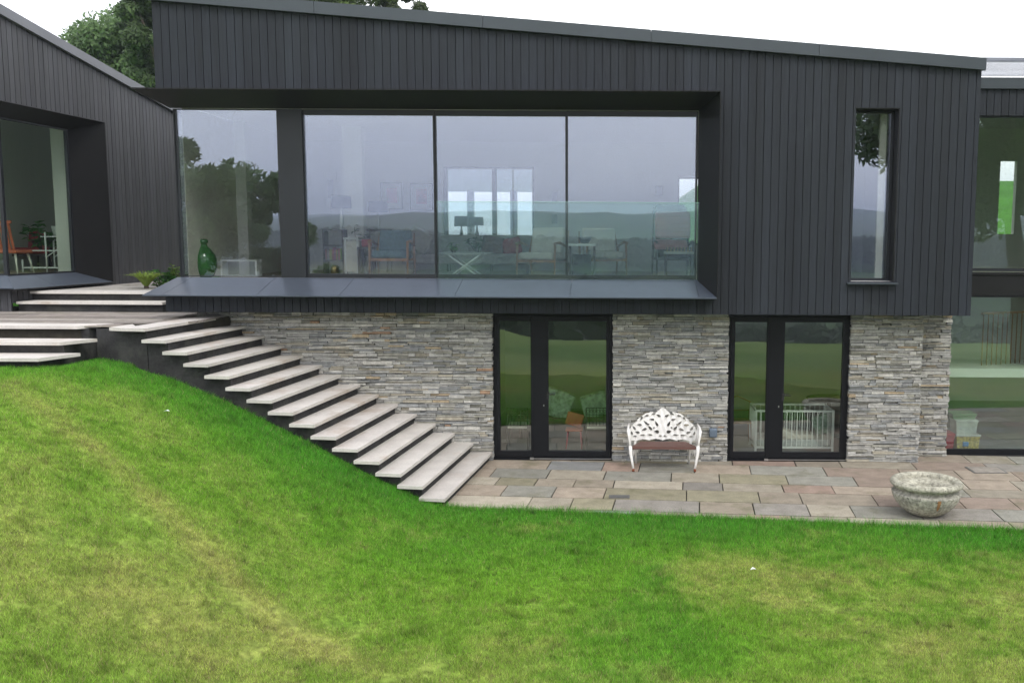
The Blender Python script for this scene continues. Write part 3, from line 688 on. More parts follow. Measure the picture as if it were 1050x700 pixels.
# ------------------------------------------------------------------ left wing
lw = thing('house_wing', 'left hand timber clad wing with large corner window above the terrace steps', 'house wing', (-11,17,2.4))
def WP(u,d,z): return (wx(u)+d, u-d*WS, z)       # u = Y along the flank
wroof = lambda Y: 7.43-(Y-16.25)*.160
WO = (16.0, 18.55, 2.97, 6.28)                    # opening in the flank
c = MB(); boards(c, 16.2, 31.0, lambda u: 2.56, lambda u: wroof(u)+.02, WP, holes=[(16.0,18.86,2.84,5.945)], seed=12, w=.132, gap=.015)
boards(c, -15.0, wx(16.2)-.0, lambda u: 2.38, lambda u: 2.80, lambda u,d,z: (u,16.2-d,z), seed=13)
boards(c, -15.0, wx(16.2)-.0, lambda u: 5.945, lambda u: wroof(16.2), lambda u,d,z: (u,16.2-d,z), seed=14)
c.build('cladding',['cladw','gap'],lw)
c = MB(); c.hexa([WP(16.05,.02,wroof(16.05)),WP(23,.02,wroof(23)),WP(23,.09,wroof(23)),WP(16.05,.09,wroof(16.05))][::-1],[WP(16.05,.02,wroof(16.05)+.17),WP(23,.02,wroof(23)+.17),WP(23,.09,wroof(23)+.17),WP(16.05,.09,wroof(16.05)+.17)][::-1])
c.box(-15,wx(16.05)+.0,16.02,16.09,wroof(16.05),wroof(16.05)+.17)
c.build('fascia','fasciaw',lw)
c = MB(); c.hexa([(-15,16.1,wroof(16.1)+.02),(wx(16.1),16.1,wroof(16.1)+.02),(wx(23),23,wroof(23)+.02),(-15,23,wroof(23)+.02)],[(-15,16.1,wroof(16.1)+.16),(wx(16.1),16.1,wroof(16.1)+.16),(wx(23),23,wroof(23)+.16),(-15,23,wroof(23)+.16)]); c.build('roof','fascia',lw)
# splayed surround: d = outward
zi0, zi1, zo0, zo1 = 3.02, 5.75, 2.815, 5.955; ui, uo = 18.25, 18.86; di, do = -.16, .20; cu0 = 16.2
def quadplate(mb, pts, th=.014):
    a = [Vector(p) for p in pts]; n = (a[1]-a[0]).cross(a[2]-a[0]).normalized()*th
    mb.mesh(a+[p+n for p in a],[(0,1,2,3),(7,6,5,4),(0,4,5,1),(1,5,6,2),(2,6,7,3),(3,7,4,0)])
c = MB()
quadplate(c,[WP(cu0-do,do,zo1),WP(uo,do,zo1),WP(ui,di,zi1),WP(cu0-di,di,zi1)])
quadplate(c,[(-15,cu0-do,zo1),WP(cu0-do,do,zo1),WP(cu0-di,di,zi1),(-15,cu0-di,zi1)])
c.build('window_hood','alu',lw)
c = MB(); quadplate(c,[WP(uo,do,zo1),WP(uo,do,zo0),WP(ui,di,zi0),WP(ui,di,zi1)])
c.mesh([WP(uo,do,zo0),WP(uo,do,zo1),WP(uo+.02,do,zo1),WP(uo+.02,do,zo0),WP(uo,0,zo0),WP(uo,0,zo1),WP(uo+.02,0,zo1),WP(uo+.02,0,zo0)],[(0,1,2,3),(1,5,6,2),(2,6,7,3),(0,4,5,1),(3,7,4,0)])
c.build('window_jamb','alu',lw)
c = MB(); us = [cu0-do,17.1,uo]
ib = [cu0-di,17.1-.06,ui]
for k in range(2): quadplate(c,[WP(us[k]+.003,do,zo0),WP(us[k+1]-.003,do,zo0),WP(ib[k+1]-.003,di,zi0),WP(ib[k]+.003,di,zi0)],-.014)
quadplate(c,[(-15,cu0-do,zo0),WP(cu0-do,do,zo0),WP(cu0-di,di,zi0),(-15,cu0-di,zi0)],.014)
c.build('window_sill','sill',lw)
c = MB(); c.hexa([(-15,cu0-do+.01,zo0-.03),WP(cu0-do+.01,do-.01,zo0-.03),WP(uo,do-.01,zo0-.03),(-15,uo,zo0-.03)],[(-15,cu0-do+.01,zo0-.012),WP(cu0-do+.01,do-.01,zo0-.012),WP(uo,do-.01,zo0-.012),(-15,uo,zo0-.012)]); c.build('sill_underside','alu',lw)
# glazing: flank pane + front pane
c = MB(); 
def fbox(mb,u0,u1,d0,d1,z0,z1): mb.hexa([WP(u0,d1,z0),WP(u1,d1,z0),WP(u1,d0,z0),WP(u0,d0,z0)],[WP(u0,d1,z1),WP(u1,d1,z1),WP(u1,d0,z1),WP(u0,d0,z1)])
cy = cu0-di
fbox(c,cy,cy+.06,di-.06,di,zi0,zi1); fbox(c,ui-.05,ui,di-.06,di,zi0,zi1); fbox(c,cy+.06,ui-.05,di-.058,di-.002,zi0,zi0+.03); fbox(c,cy+.06,ui-.05,di-.058,di-.002,zi1-.03,zi1)
f_ = c.build('window','frame',lw); c = MB(); fbox(c,cy+.055,ui-.045,di-.04,di-.02,zi0+.025,zi1-.025); c.build('pane','glassr',f_)
c = MB(); xc = WP(cy,di,0)[0]; c.box(-15,xc-.06,cy,cy+.06,zi1-.04,zi1); c.box(-15,xc-.06,cy,cy+.06,zi0,zi0+.04); c.box(-15.05,-15,cy,cy+.06,zi0,zi1); f_ = c.build('window','frame',lw)
c = MB(); c.box(-15,xc-.055,cy+.02,cy+.04,zi0+.035,zi1-.035); c.build('pane','glassr',f_)
# room behind
c = MB(); c.box(-16,WP(16.5,-.22,0)[0],16.5,22,2.93,3.0); c.build('floor','floorin',lw)
c = MB(); c.hexa([(-16,16.5,6.16),WP(16.5,-.2,6.16),WP(22.6,-.2,6.16),(-16,22.6,6.16)],[(-16,16.5,6.2),WP(16.5,-.2,6.2),WP(22.6,-.2,6.2),(-16,22.6,6.2)]); c.build('ceiling','ceil',lw)
c = MB(); fbox(c,18.3,22.5,-.32,-.20,3,6.16); c.box(-16,-11.6,21.9,22,3,6.16); c.box(-11.6,wx(22)-.2,21.9,22,3,3.5); c.box(-11.6,wx(22)-.2,21.9,22,5.4,6.16)
c.box(-16,-15.9,16.4,22,3,6.16)
c.box(-12.9,-12.75,18.6,22,3,6.16); fbox(c,18.32,18.5,-.56,-.322,3,6.16)
c.build('interior_wall','wallgreen',lw)

# ------------------------------------------------------------------ terrace and steps
tr = MB()
trp = [(-20,13.60),(-7.86,13.60),(-7.50,13.92),(-7.5,13.95),(-6.9,13.86),(-6.42,15.48),(-6.42,16.45),(-7.0,16.45),(-7.0,17.5),(-20,17.5)]
tr.prism(trp, 2.0, Z_LAND-.012, mi=1)
r = random.Random(3); y = 13.6; 
while y < 16.15:
    hh = r.choice([.14,.15]); x = -13-r.random()
    while x < -6.5:
        ln = r.uniform(.6,1.8); a,bb = x+.004, min(x+ln-.004,-6.50)
        if a < -7.86 or y > 13.9:
            k = r.uniform(.8,1.15); yy = y
            if bb > -6.9 and y < 14.2: bb = -6.95+(y-13.9)*.28
            if bb > a+.05: tr.box(a,bb,yy+.004,yy+hh-.004,Z_LAND-.02,Z_LAND-.004+r.uniform(-.002,.002),tuple(k*q for q in r.choice([(.27,.235,.205),(.24,.21,.19),(.31,.28,.25),(.20,.175,.155)])),0)
        x += ln
    y += hh
struct(tr.build('terrace',['slab','joint']))
def treadmesh(poly, ztop, th=.045):
    m_ = MB(); k = random.uniform(.93,1.06); m_.prism(poly, ztop-th, ztop, (k,k*random.uniform(.985,1),k*random.uniform(.97,1))); return m_
# long flight
fs = thing('garden_staircase', 'long flight of pale stone treads on a charcoal base rising along the stone wall', 'staircase', (-4.5,13.5,0))
ba = MB()
# front line meets tread right edges: solve for corners
def fpt(xb):    # right edge line through (xb,15.5)
    # X = xb-TD*(15.5-Y), Y = 12.60-(X+2.36)*.14
    Y = 13.0
    for _ in range(20): X = xb-TD*(15.5-Y); Y = 12.60-(X+2.36)*.14
    return X, Y
for i in range(NT):
    xb = -2.096-i*PITCHX; z = .14+i*RISE; xbl = xb-.37
    fr = fpt(xb); fl_ = fpt(xbl); yb = DS+.005
    c = treadmesh([(fl_[0],fl_[1]),(fr[0],fr[1]),(xb,yb),(xbl,yb)], z); c.build('tread','tread',fs)
    # base block: inset from the nosing
    def inset(xq, dy): X,Y = fpt(xq); return (X+TD*dy, Y+dy)
    xr_, xl_ = xb-.05, xb-.05-PITCHX
    pts = [inset(xl_,.14), inset(xr_,.14), (xr_,DS+.02), (xl_,DS+.02)]
    ba.prism(pts, -.4, z-.0455)
ba.build('staircase_base','charcoal',fs)
# landing edge of the flight
xb = -2.096-NT*PITCHX; fr = fpt(xb); X0,Y0 = fr
lc = MB()
xl0 = xb-.36
poly = [(fpt(xl0)[0],fpt(xl0)[1]),(X0,Y0),(xb,DS+.005),(xl0,DS+.005)]
c = treadmesh(poly, Z_LAND); c.build('tread','tread',fs)
c = treadmesh([(-7.27,13.33),(fpt(xl0)[0]-.003,fpt(xl0)[1]),(fpt(xl0)[0]+TD*.34-.003,fpt(xl0)[1]+.34),(-7.22,13.88)], Z_LAND); c.build('tread','tread',fs)
bb_ = MB(); bb_.prism([(-7.62,13.62),(-7.36,13.5),(fpt(xb-.05)[0],fpt(xb-.05)[1]+.14),(xb-.05,DS+.02),(-7.6,DS+.02)], .8, Z_LAND-.046); bb_.build('retaining_wall','charcoal',fs)
# left steps toward the lawn
ls = thing('terrace_steps', 'three wide pale stone treads stepping down from the terrace to the lawn at far left', 'steps', (-10,13,1.8))
def lstep(yf, yb2, z, xe_f, xe_b): treadmesh([(-16,yf),(xe_f,yf),(xe_b,yb2),(-16,yb2)], z).build('tread','tread',ls)
lstep(13.52,13.95,Z_LAND,-7.84,-7.53); lstep(12.86,13.35,Z_LAND-RISE,-7.70,-7.46); lstep(12.38,12.98,Z_LAND-2*RISE,-7.72,-7.50)
b_ = MB(); b_.prism([(-16,13.62),(-7.72,13.62),(-7.62,13.9),(-16,13.9)],.8,Z_LAND-.046); b_.prism([(-16,12.97),(-7.72,12.97),(-7.72,13.619),(-16,13.619)],.8,Z_LAND-RISE-.046); b_.prism([(-16,12.50),(-7.78,12.50),(-7.78,12.969),(-16,12.969)],.8,Z_LAND-2*RISE-.046)
b_.build('steps_base','charcoal',ls)
# upper steps to the wing
us_ = thing('terrace_steps', 'two long pale stone treads climbing from the terrace beside the left wing', 'steps', (-9.2,16.5,2.42))
treadmesh([(wx(16.3)+.02,16.28),(-7.93,16.28),(-7.93,16.75),(wx(16.3)+.02,16.75)],Z_U1).build('tread','tread',us_)
treadmesh([(wx(16.6)+.04,16.62),(-6.9,16.62),(-6.9,17.05),(wx(16.6)+.04,17.05)],Z_U2).build('tread','tread',us_)
b_ = MB(); b_.box(wx(16.3)+.02,-7.95,16.34,16.70,2.3,Z_U1-.046); b_.box(wx(16.6)+.03,-6.8,16.70,17.02,2.3,Z_U2-.046); b_.build('steps_base','charcoal',us_)
up = MB(); up.prism([(wx(17)+.02,17.06),(-7.35,17.06),(-7.35,24),(wx(24)+.02,24)],2.2,Z_U2-.004,(.40,.37,.34)); struct(up.build('upper_terrace','slab'))

# ------------------------------------------------------------------ bench
def make_bench():
    L_, R_ = ax(645,475,14.75), ax(717,475,14.75); cxb = (L_+R_)/2; W_ = R_-L_
    t = thing('garden_bench','ornate white cast iron bench with brown slatted seat against the stone wall','bench',(cxb,15.0,0))
    # back: a pierced casting, sampled on a fine grid
    hw = W_/2+.015
    holes = [(.10,.54,.3,.036,.024),(.205,.60,.9,.040,.018),(.10,.67,1.1,.044,.016),(.07,.80,.5,.034,.017),(.15,.83,-.4,.034,.016),(.175,.74,.2,.036,.016),(.275,.69,.8,.042,.015),(.30,.58,-.3,.038,.019),(.265,.80,-.3,.036,.016),(.345,.76,-.9,.034,.015),(.38,.66,.2,.038,.018),(.435,.73,-1,.034,.014),(.465,.62,1.0,.042,.015),(.41,.54,.4,.034,.018),(.50,.54,1.3,.032,.014),(.21,.49,.1,.040,.013),(.33,.49,.1,.040,.014),(.45,.48,.2,.030,.013),(.04,.47,0,.026,.011),(.22,.875,-.3,.026,.010),(.115,.885,.4,.024,.010),(.34,.83,-.6,.022,.010),(.40,.80,-.8,.018,.009),(.235,.655,-.7,.022,.010),(.145,.60,-.9,.022,.009)]
    nxg, nzg = 250, 112; xs_g = np.linspace(-hw*1.03,hw*1.03,nxg+1); zs_g = np.linspace(.375,.985,nzg+1)
    xc = (xs_g[:-1]+xs_g[1:])/2; zc = (zs_g[:-1]+zs_g[1:])/2; XC, ZC = np.meshgrid(xc,zc); a_ = np.abs(XC)/hw
    topz = .42+.42*np.sqrt(np.clip(1-(a_/1.01)**2.6,0,1))+.013*np.abs(np.sin(XC/hw*15))+.085*np.exp(-(a_/.12)**2)+.026*np.exp(-((a_-.42)/.18)**2)
    lowz = .40+.022*np.abs(np.sin(XC*14)); inside = (ZC < topz)&(ZC > lowz)&(a_ < .985)
    rel = np.zeros_like(XC)
    for (hx0,hz0,an,l,w_) in holes:
        for sg in (1,-1):
            aa = an if sg > 0 else math.pi-an; dx_, dz_ = XC-sg*hx0*hw/.56, ZC-hz0; p_ = dx_*math.cos(aa)+dz_*math.sin(aa); q_ = -dx_*math.sin(aa)+dz_*math.cos(aa)
            e_ = (np.abs(p_)/l)**1.6+(np.abs(q_)/(w_*np.clip(1-.45*p_/l,.3,2)))**1.6; inside &= e_ > 1.35; rel += .006*np.exp(-np.clip(e_-1.35,0,9)*1.3)
    vid = {}; bm_ = MB()
    def vtx(ix,iz,side):
        x_, z_ = xs_g[ix], zs_g[iz]; ln = (z_-.4)*.16; cv = .15*abs(x_/hw)**2.2; rr = rel[min(iz,nzg-1),min(ix,nxg-1)]
        return (cxb+x_, 15.30+ln-cv+(-.009-rr-.004*math.sin(x_*70+z_*20) if side == 0 else .009), z_)
    V_ = []; F_ = []
    def vi(ix,iz,sd_):
        k_ = (ix,iz,sd_)
        if k_ not in vid: vid[k_] = len(V_); V_.append(vtx(ix,iz,sd_))
        return vid[k_]
    for iz in range(nzg):
        for ix in range(nxg):
            if not inside[iz,ix]: continue
            F_.append((vi(ix,iz,0),vi(ix+1,iz,0),vi(ix+1,iz+1,0),vi(ix,iz+1,0))); F_.append((vi(ix,iz+1,1),vi(ix+1,iz+1,1),vi(ix+1,iz,1),vi(ix,iz,1)))
            for (jx,jz,e0,e1) in ((ix-1,iz,(ix,iz+1),(ix,iz)),(ix+1,iz,(ix+1,iz),(ix+1,iz+1)),(ix,iz-1,(ix,iz),(ix+1,iz)),(ix,iz+1,(ix+1,iz+1),(ix,iz+1))):
                if not (0 <= jx < nxg and 0 <= jz < nzg and inside[jz,jx]): F_.append((vi(*e0,0),vi(*e0,1),vi(*e1,1),vi(*e1,0)))
    bm_.mesh(V_,F_); bm_.build('backrest','white',t)
    def P(x,y,z): return (cxb+x,15.0+y,z)
    st = MB()
    for k in range(5):
        y0 = -.20+k*.085; hx_ = hw*.93-(y0+.2)*.42; st.hexa([P(-hx_,y0,.372),P(hx_,y0,.372),P(hx_-.02,y0+.062,.372),P(-hx_+.02,y0+.062,.372)],[P(-hx_,y0,.396),P(hx_,y0,.396),P(hx_-.02,y0+.062,.396),P(-hx_+.02,y0+.062,.396)])
    st.build('seat','brown',t)
    ap = MB(); ap.tube([P(-hw*.9,-.21,.365),P(hw*.9,-.21,.365)],.010); ap.build('seat_rail','brown',t)
    for s in (-1,1):
        a = MB()
        a.tube([P(s*hw*.97,.17,.70),P(s*hw*.99,.02,.685),P(s*hw*1.0,-.10,.67),P(s*hw*1.0,-.19,.64),P(s*hw*.985,-.22,.58),P(s*hw*.96,-.20,.48),P(s*hw*.95,-.21,.38)],[.014,.017,.021,.026,.021,.017,.018],10)
        for q in range(4): a.tube([P(s*hw*.985,-.14+q*.08,.67),P(s*hw*.95,-.12+q*.07,.54),P(s*hw*.92,-.12+q*.07,.40)],[.012,.020,.012],6)
        a.build('armrest','white',t)
        g = MB(); g.tube([P(s*hw*.94,-.21,.41),P(s*hw*.93,-.235,.30),P(s*hw*.89,-.235,.16),P(s*hw*.855,-.25,.05)],[.030,.027,.020,.018],10); l_ = g.build('leg','white',t)
        g = MB(); g.lathe([(.0,.052),(.018,.05),(.021,.03),(.020,.006),(.0,.0)],P(s*hw*.855,-.25,0),12); g.build('foot','rust',l_)
        g = MB(); g.tube([P(s*hw*.80,.22,.42),P(s*hw*.78,.25,.25),P(s*hw*.76,.30,.0)],[.022,.018,.016],8); g.build('leg','white',t)
        g = MB()
        for q in range(7):   # hanging fern apron beside the leg
            x_ = hw*(.86-.042*q); g.tube([P(s*x_,-.16+.05*q,.385),P(s*(x_-.004),-.15+.05*q,.385-(.17-.018*q)*random.uniform(.85,1.1))],[.019,.008],6)
        g.build('apron','white',t)
make_bench()

# ------------------------------------------------------------------ stone bowl
def make_bowl():
    Yc = 12.48; X = at(949,515,Yc).x; t = thing('stone_planter','round weathered stone bowl planter with thick rolled rim on the patio','planter',(X,Yc,0))
    k = 1.07; sc = lambda pr: [(r_,z_*k) for r_,z_ in pr]
    c = MB(); c.lathe(sc([(.0,.0),(.16,.0),(.20,.008),(.26,.04),(.33,.09),(.39,.15),(.43,.215),(.452,.275),(.455,.292),(.445,.303),(.425,.306),(.40,.315),(.388,.335),(.388,.36),(.41,.38)]),(X,Yc,.0),64,jit=.0015); c.build('bowl','pot',t)
    rim = MB(); pr = []
    for q in range(19):
        a = -math.pi*.62+q*(math.pi*1.55)/18; pr.append((.418+.060*math.cos(a),.410+.046*math.sin(a)))
    pr += [(.362,.388),(.348,.384),(.335,.396),(.27,.385),(.215,.368),(.190,.345),(.182,.20)]
    rim.lathe(sc(pr),(X,Yc,.0),64,(1.1,1.1,1.05),jit=.001); rim.build('rim','pot',t)
    so = MB(); so.lathe([(.19,.215),(.12,.222),(.0,.225)],(X,Yc,0),24); so.build('soil','soil',t)
    ru = MB(); pf = [(.4555,.285),(.4535,.272),(.432,.213),(.405,.17),(.385,.142)]; wd = [.020,.024,.020,.016,.006]
    vs_ = []
    for (r_,z_),w_ in zip(pf,wd):
        for sg in (-1,1):
            a = -1.50+sg*w_/r_; vs_.append((X+(r_+.003)*math.cos(a),Yc+(r_+.003)*math.sin(a),z_*k))
    ru.mesh(vs_,[(2*q,2*q+1,2*q+3,2*q+2) for q in range(4)]); ru.build('rust_stain','ruststain',t)
make_bowl()
# inspection covers flush in the patio
c = MB(); p = (ax(1003,497,13.9),13.9)
p = at(1000,481,15.1); 
def cover(cx_,cy_,w,d):
    m_ = MB(); m_.box(cx_-w/2,cx_+w/2,cy_-d/2,cy_+d/2,.004,.010); m_.box(cx_-w/2+.03,cx_+w/2-.03,cy_-d/2+.03,cy_+d/2-.03,.010,.014,mi=1); return m_
tag(cover(ax(1010,480,15.0),14.95,.55,.42).build('drain_cover',['cover','covslab']),'paved inspection cover near the right wing glazing','drain cover')
tag(cover(ax(635,508,13.2),13.25,.30,.16).build('drain_cover',['cover','cover']),'small grey drain grille near the lawn edge of the patio','drain cover')
for (x_,y_,z_,lb) in ((372,476,None,'white scrap of paper lying on the grass bank below the staircase'),(772,584,None,'small white scrap lying on the lawn in front of the right hand door')):
    pt = at(x_,y_,1)-Vector((0,0,EYE)); Yq = 8
    if x_ == 372: x_,y_ = 171,422
    for k in range(400):
        Yq = 4+k*.025; q = at(x_,y_,Yq)
        if q.z <= float(ground(q.x,q.y))+.03: break
    m_ = MB(); z0 = float(ground(q.x,q.y))+.03
    m_.mesh([(q.x-.03,q.y-.015,z0),(q.x+.0,q.y-.03,z0+.015),(q.x+.035,q.y+.005,z0),(q.x+.0,q.y+.03,z0+.012),(q.x-.03,q.y-.015,z0+.004),(q.x,q.y-.03,z0+.019),(q.x+.035,q.y+.005,z0+.004),(q.x,q.y+.03,z0+.016)],[(3,2,1,0),(4,5,6,7),(0,1,5,4),(1,2,6,5),(2,3,7,6),(3,0,4,7)])
    tag(m_.build('paper_scrap','whitep'),lb,'litter')

# ------------------------------------------------------------------ plants
def leafpoly(mb, base, d, l, w, col, droop=.3):
    d = Vector(d).normalized(); sd = d.cross(Vector((0,0,1)))
    if sd.length < .1: sd = Vector((1,0,0))
    sd.normalize(); base = Vector(base); m1 = base+d*l*.5; tip = base+d*l-Vector((0,0,l*droop))
    mb.mesh([base, m1-sd*w/2, tip, m1+sd*w/2],[(0,1,2,3)],col)
def plant(name,label,cat,X,Y,z,n,l,w,h,spread,col,strap=False,group=None):
    t = thing(name,label,cat,(X,Y,z),group); m_ = MB(); st = MB()
    if strap:
        for k in range(n):
            a = random.uniform(0,6.28); q = random.uniform(.3,1); p0 = Vector((X,Y,z)); r_ = spread*q
            pts = [p0, p0+Vector((math.cos(a)*r_*.4,math.sin(a)*r_*.4,h*.9*q)), p0+Vector((math.cos(a)*r_,math.sin(a)*r_,h*(1.25-.5*q)))]
            sd = Vector((-math.sin(a),math.cos(a),0))*w/2; kk = random.uniform(.7,1.3); cc_ = tuple(kk*x for x in col)
            m_.mesh([pts[0]-sd,pts[0]+sd,pts[1]+sd,pts[1]-sd,pts[2]],[(0,1,2,3),(3,2,4)],cc_)
        st.lathe([(.05,0),(.04,.05),(0,.06)],(X,Y,z),8)
    else:
        for s in range(max(5,n//14)):
            a = random.uniform(0,6.28); r_ = spread*random.random()**.5; tip = Vector((X+math.cos(a)*r_,Y+math.sin(a)*r_,z+h*random.uniform(.5,1)))
            st.tube([(X+math.cos(a)*.04,Y+math.sin(a)*.04,z),tip],[.010,.004],5)
            for k in range(14):
                f = random.uniform(.25,1.05); p = Vector((X,Y,z)).lerp(tip,f); b2 = random.uniform(0,6.28); kk = random.uniform(.6,1.4)
                leafpoly(m_,p,(math.cos(b2),math.sin(b2),random.uniform(-.1,.9)),l*random.uniform(.7,1.3),w,tuple(kk*x for x in col))
    m_.build('foliage','leaf',t); st.build('stem','bark',t)
pb = at(152,292,18.6)
random.seed(99)
plant('spiky_plant','yellow green spiky strap leaved plant by the corner of the upper steps','plant',ax(150,292,17.7),17.7,Z_U2,150,.3,.035,.32,.55,(.26,.36,.07),True)
plant('leafy_shrub','low dark green leafy shrub between the spiky plant and the bay corner','shrub',ax(170,285,18.8),18.8,Z_U2,170,.12,.07,.30,.32,(.05,.16,.03))
plant('leafy_shrub','small lime green shrub hard against the black corner post','shrub',ax(178,278,19.2),19.2,Z_U2,90,.12,.08,.42,.14,(.20,.32,.06))
plant('leafy_shrub','small trailing green shrub at the front of the planting corner','shrub',ax(165,291,17.9),17.9,Z_U2,70,.10,.05,.14,.2,(.10,.22,.04))

# ------------------------------------------------------------------ trees
def tree(name,label,X,Y,z0,H,R,trunk_h,nleaf,ls,cols,seed,lean=(0,0),clumps=42,flat=.8,group=None,low=0,limbs=9):
    r = random.Random(seed); t = thing(name,label,'tree',(X,Y,z0),group)
    tk = MB(); top = Vector((X+lean[0],Y+lean[1],z0+trunk_h)); rt = .022*H
    cc_ = Vector((X+lean[0]*1.6,Y+lean[1]*1.6,z0+(H+trunk_h)/2+low))
    tk.tube([(X,Y,z0-.3),(X+lean[0]*.3,Y+lean[1]*.3,z0+trunk_h*.4),top,cc_+Vector((0,0,(H-trunk_h)*.25))],[rt*1.25,rt,rt*.8,rt*.25],10)
    hh = (H-trunk_h)/2
    cs = []
    for k in range(clumps):
        while True:
            v = Vector((r.uniform(-1,1),r.uniform(-1,1),r.uniform(-1,1)))
            if .35 < v.length < 1: break
        v = v*(1 if v.length > .6 else 1.3); cs.append((cc_+Vector((v.x*R*.82,v.y*R*.82,v.z*hh*.86)), r.uniform(.16,.30)*R, r.uniform(.7,1.25)))
    for k in range(limbs):
        c_, _, _ = cs[k*len(cs)//limbs]; s0 = top.lerp(cc_,r.uniform(0,.5)); tk.tube([s0,s0.lerp(c_,.5)+Vector((0,0,.25)),c_],[rt*.45,rt*.25,rt*.08],6)
    tk.build('trunk','bark',t)
    rg = np.random.default_rng(seed); per = nleaf//clumps; V = []; COL = []
    for c_, cr, kb in cs:
        d = rg.normal(size=(per,3)); d /= np.linalg.norm(d,axis=1)[:,None]; rad_ = cr*rg.random(per)**.45; P = np.array(c_)+d*rad_[:,None]*np.array([1,1,flat])
        a = rg.normal(size=(per,3)); a /= np.linalg.norm(a,axis=1)[:,None]; b3 = np.cross(a,d); b3 /= np.linalg.norm(b3,axis=1)[:,None]+1e-9
        s = ls*(.6+.8*rg.random(per))[:,None]
        V.append(np.stack([P-a*s,P+b3*s*.45,P+a*s,P-b3*s*.45],1))
        base = np.array(cols[0])*(1-(q:=rg.random((per,1))))+np.array(cols[1])*q
        COL.append(base*kb*(.7+.6*rg.random((per,1))))
    V = np.concatenate(V); COL = np.concatenate(COL); n = len(V)
    me = bpy.data.meshes.new('crown'); me.vertices.add(4*n); me.vertices.foreach_set('co',V.astype(np.float32).ravel())
    me.loops.add(4*n); me.loops.foreach_set('vertex_index',np.arange(4*n,dtype=np.int32)); me.polygons.add(n); me.polygons.foreach_set('loop_start',np.arange(0,4*n,4,dtype=np.int32)); me.update()
    ca = me.color_attributes.new('Col','FLOAT_COLOR','POINT'); ca.data.foreach_set('color',np.repeat(np.concatenate([COL,np.ones((n,1))],1),4,axis=0).astype(np.float32).ravel())
    me.materials.append(MT['leaf']); o = bpy.data.objects.new('crown',me); C.objects.link(o); o.parent = t; o.location = -Vector((X,Y,z0))
    return t
GRN = [(.10,.17,.07),(.17,.26,.10)]; DGR = [(.06,.105,.04),(.11,.17,.06)]
tree('oak_tree','rounded green tree showing between the left wing roof and the main house',ax(118,90,44),44,3.8,10.4,3.3,2.4,95000,.105,GRN,1,clumps=130)
tree('oak_tree','taller darker tree just left of the main roof corner',ax(172,60,40),40,3.6,13.4,2.1,3.5,60000,.105,DGR,2,clumps=80)
tree('ash_tree','broad pale green tree top rising over the middle of the main roof',ax(352,60,46),46,4.5,12.2,3.9,4,80000,.10,[(.08,.13,.035),(.15,.2,.06)],3,clumps=48)
tree('ash_tree','thin sparse tree top at the right end of the foliage above the roof',ax(430,60,46),46,4.5,11.7,2.0,5,14000,.10,[(.07,.10,.04),(.11,.14,.06)],4,clumps=24)
# trees standing round the garden behind the viewpoint (seen mirrored in the glazing)
gd = lambda X,Y: float(ground(X,Y))
tree('oak_tree','large dark oak mirrored in the left pane of the bay',-20.9,-11,gd(-20.9,-11),9.6,5.3,1.0,40000,.16,DGR,5,clumps=50,low=-.3)
tree('oak_tree','large oak whose hanging branches are mirrored in the narrow window',15.6,-3.5,gd(15.6,-3.5),16.0,7.4,6.0,42000,.16,DGR,6,lean=(-.9,.3),clumps=50,low=-.9)
tree('hedgerow_tree','smaller tree beside the large oak, mirrored beside the bay corner post',-15.2,-12,gd(-15.2,-12),7.6,1.9,1.0,9000,.14,DGR,12,clumps=26)
for k,(X,Y) in enumerate([(-40,-30),(-52,-48),(38,-34),(55,-22),(-62,-20),(48,-60),(-30,-62)]):
    tree('hedgerow_tree',['dark tree beyond the lawn to the left of the big oak','dark tree on the far field edge at left','dark tree on the right hand field edge','broad tree at the far right of the field','spreading tree far to the left of the garden','tree standing low on the right of the field','tree low in the field behind the left oak'][k],X,Y,gd(X,Y),9+k%3,4.2,2,7000,.28,DGR,30+k,clumps=26,group='trees round the field')
# far woods in the valley: one uncountable mass
def woods():
    rg = np.random.default_rng(77); V = []; COL = []
    n = 1500; X = rg.uniform(-300,300,n); Y = -rg.uniform(75,330,n); k = (vnoise(X,Y,41,60) > .32)|(Y < -150); X = X[k]; Y = Y[k]
    X = np.concatenate([X, rg.uniform(-560,560,2600)]); Y = np.concatenate([Y, -rg.uniform(600,760,2600)])
    Z = ground(X,Y)
    for x,y,z in zip(X,Y,Z):
        R_ = rg.uniform(4,7); per = 34; d = rg.normal(size=(per,3)); d /= np.linalg.norm(d,axis=1)[:,None]; d[:,2] = np.abs(d[:,2])*1.1
        P = np.array([x,y,z+R_*.55])+d*R_; a = rg.normal(size=(per,3)); a /= np.linalg.norm(a,axis=1)[:,None]; b3 = np.cross(a,d); s = rg.uniform(1.0,2.0,(per,1))
        V.append(np.stack([P-a*s,P+b3*s,P+a*s,P-b3*s],1)); COL.append(np.array([[.028,.052,.018]])*rg.uniform(.5,1.6,(per,1))*rg.uniform(.7,1.3))
    V = np.concatenate(V); COL = np.concatenate(COL); n = len(V)
    me = bpy.data.meshes.new('woods'); me.vertices.add(4*n); me.vertices.foreach_set('co',V.astype(np.float32).ravel())
    me.loops.add(4*n); me.loops.foreach_set('vertex_index',np.arange(4*n,dtype=np.int32)); me.polygons.add(n); me.polygons.foreach_set('loop_start',np.arange(0,4*n,4,dtype=np.int32)); me.update()
    ca = me.color_attributes.new('Col','FLOAT_COLOR','POINT'); ca.data.foreach_set('color',np.repeat(np.concatenate([COL,np.ones((n,1))],1),4,axis=0).astype(np.float32).ravel())
    me.materials.append(MT['leaf']); o = bpy.data.objects.new('woods',me); C.objects.link(o); struct(o,'stuff'); o['label'] = 'dark far off woods filling the valley below the garden'
woods()

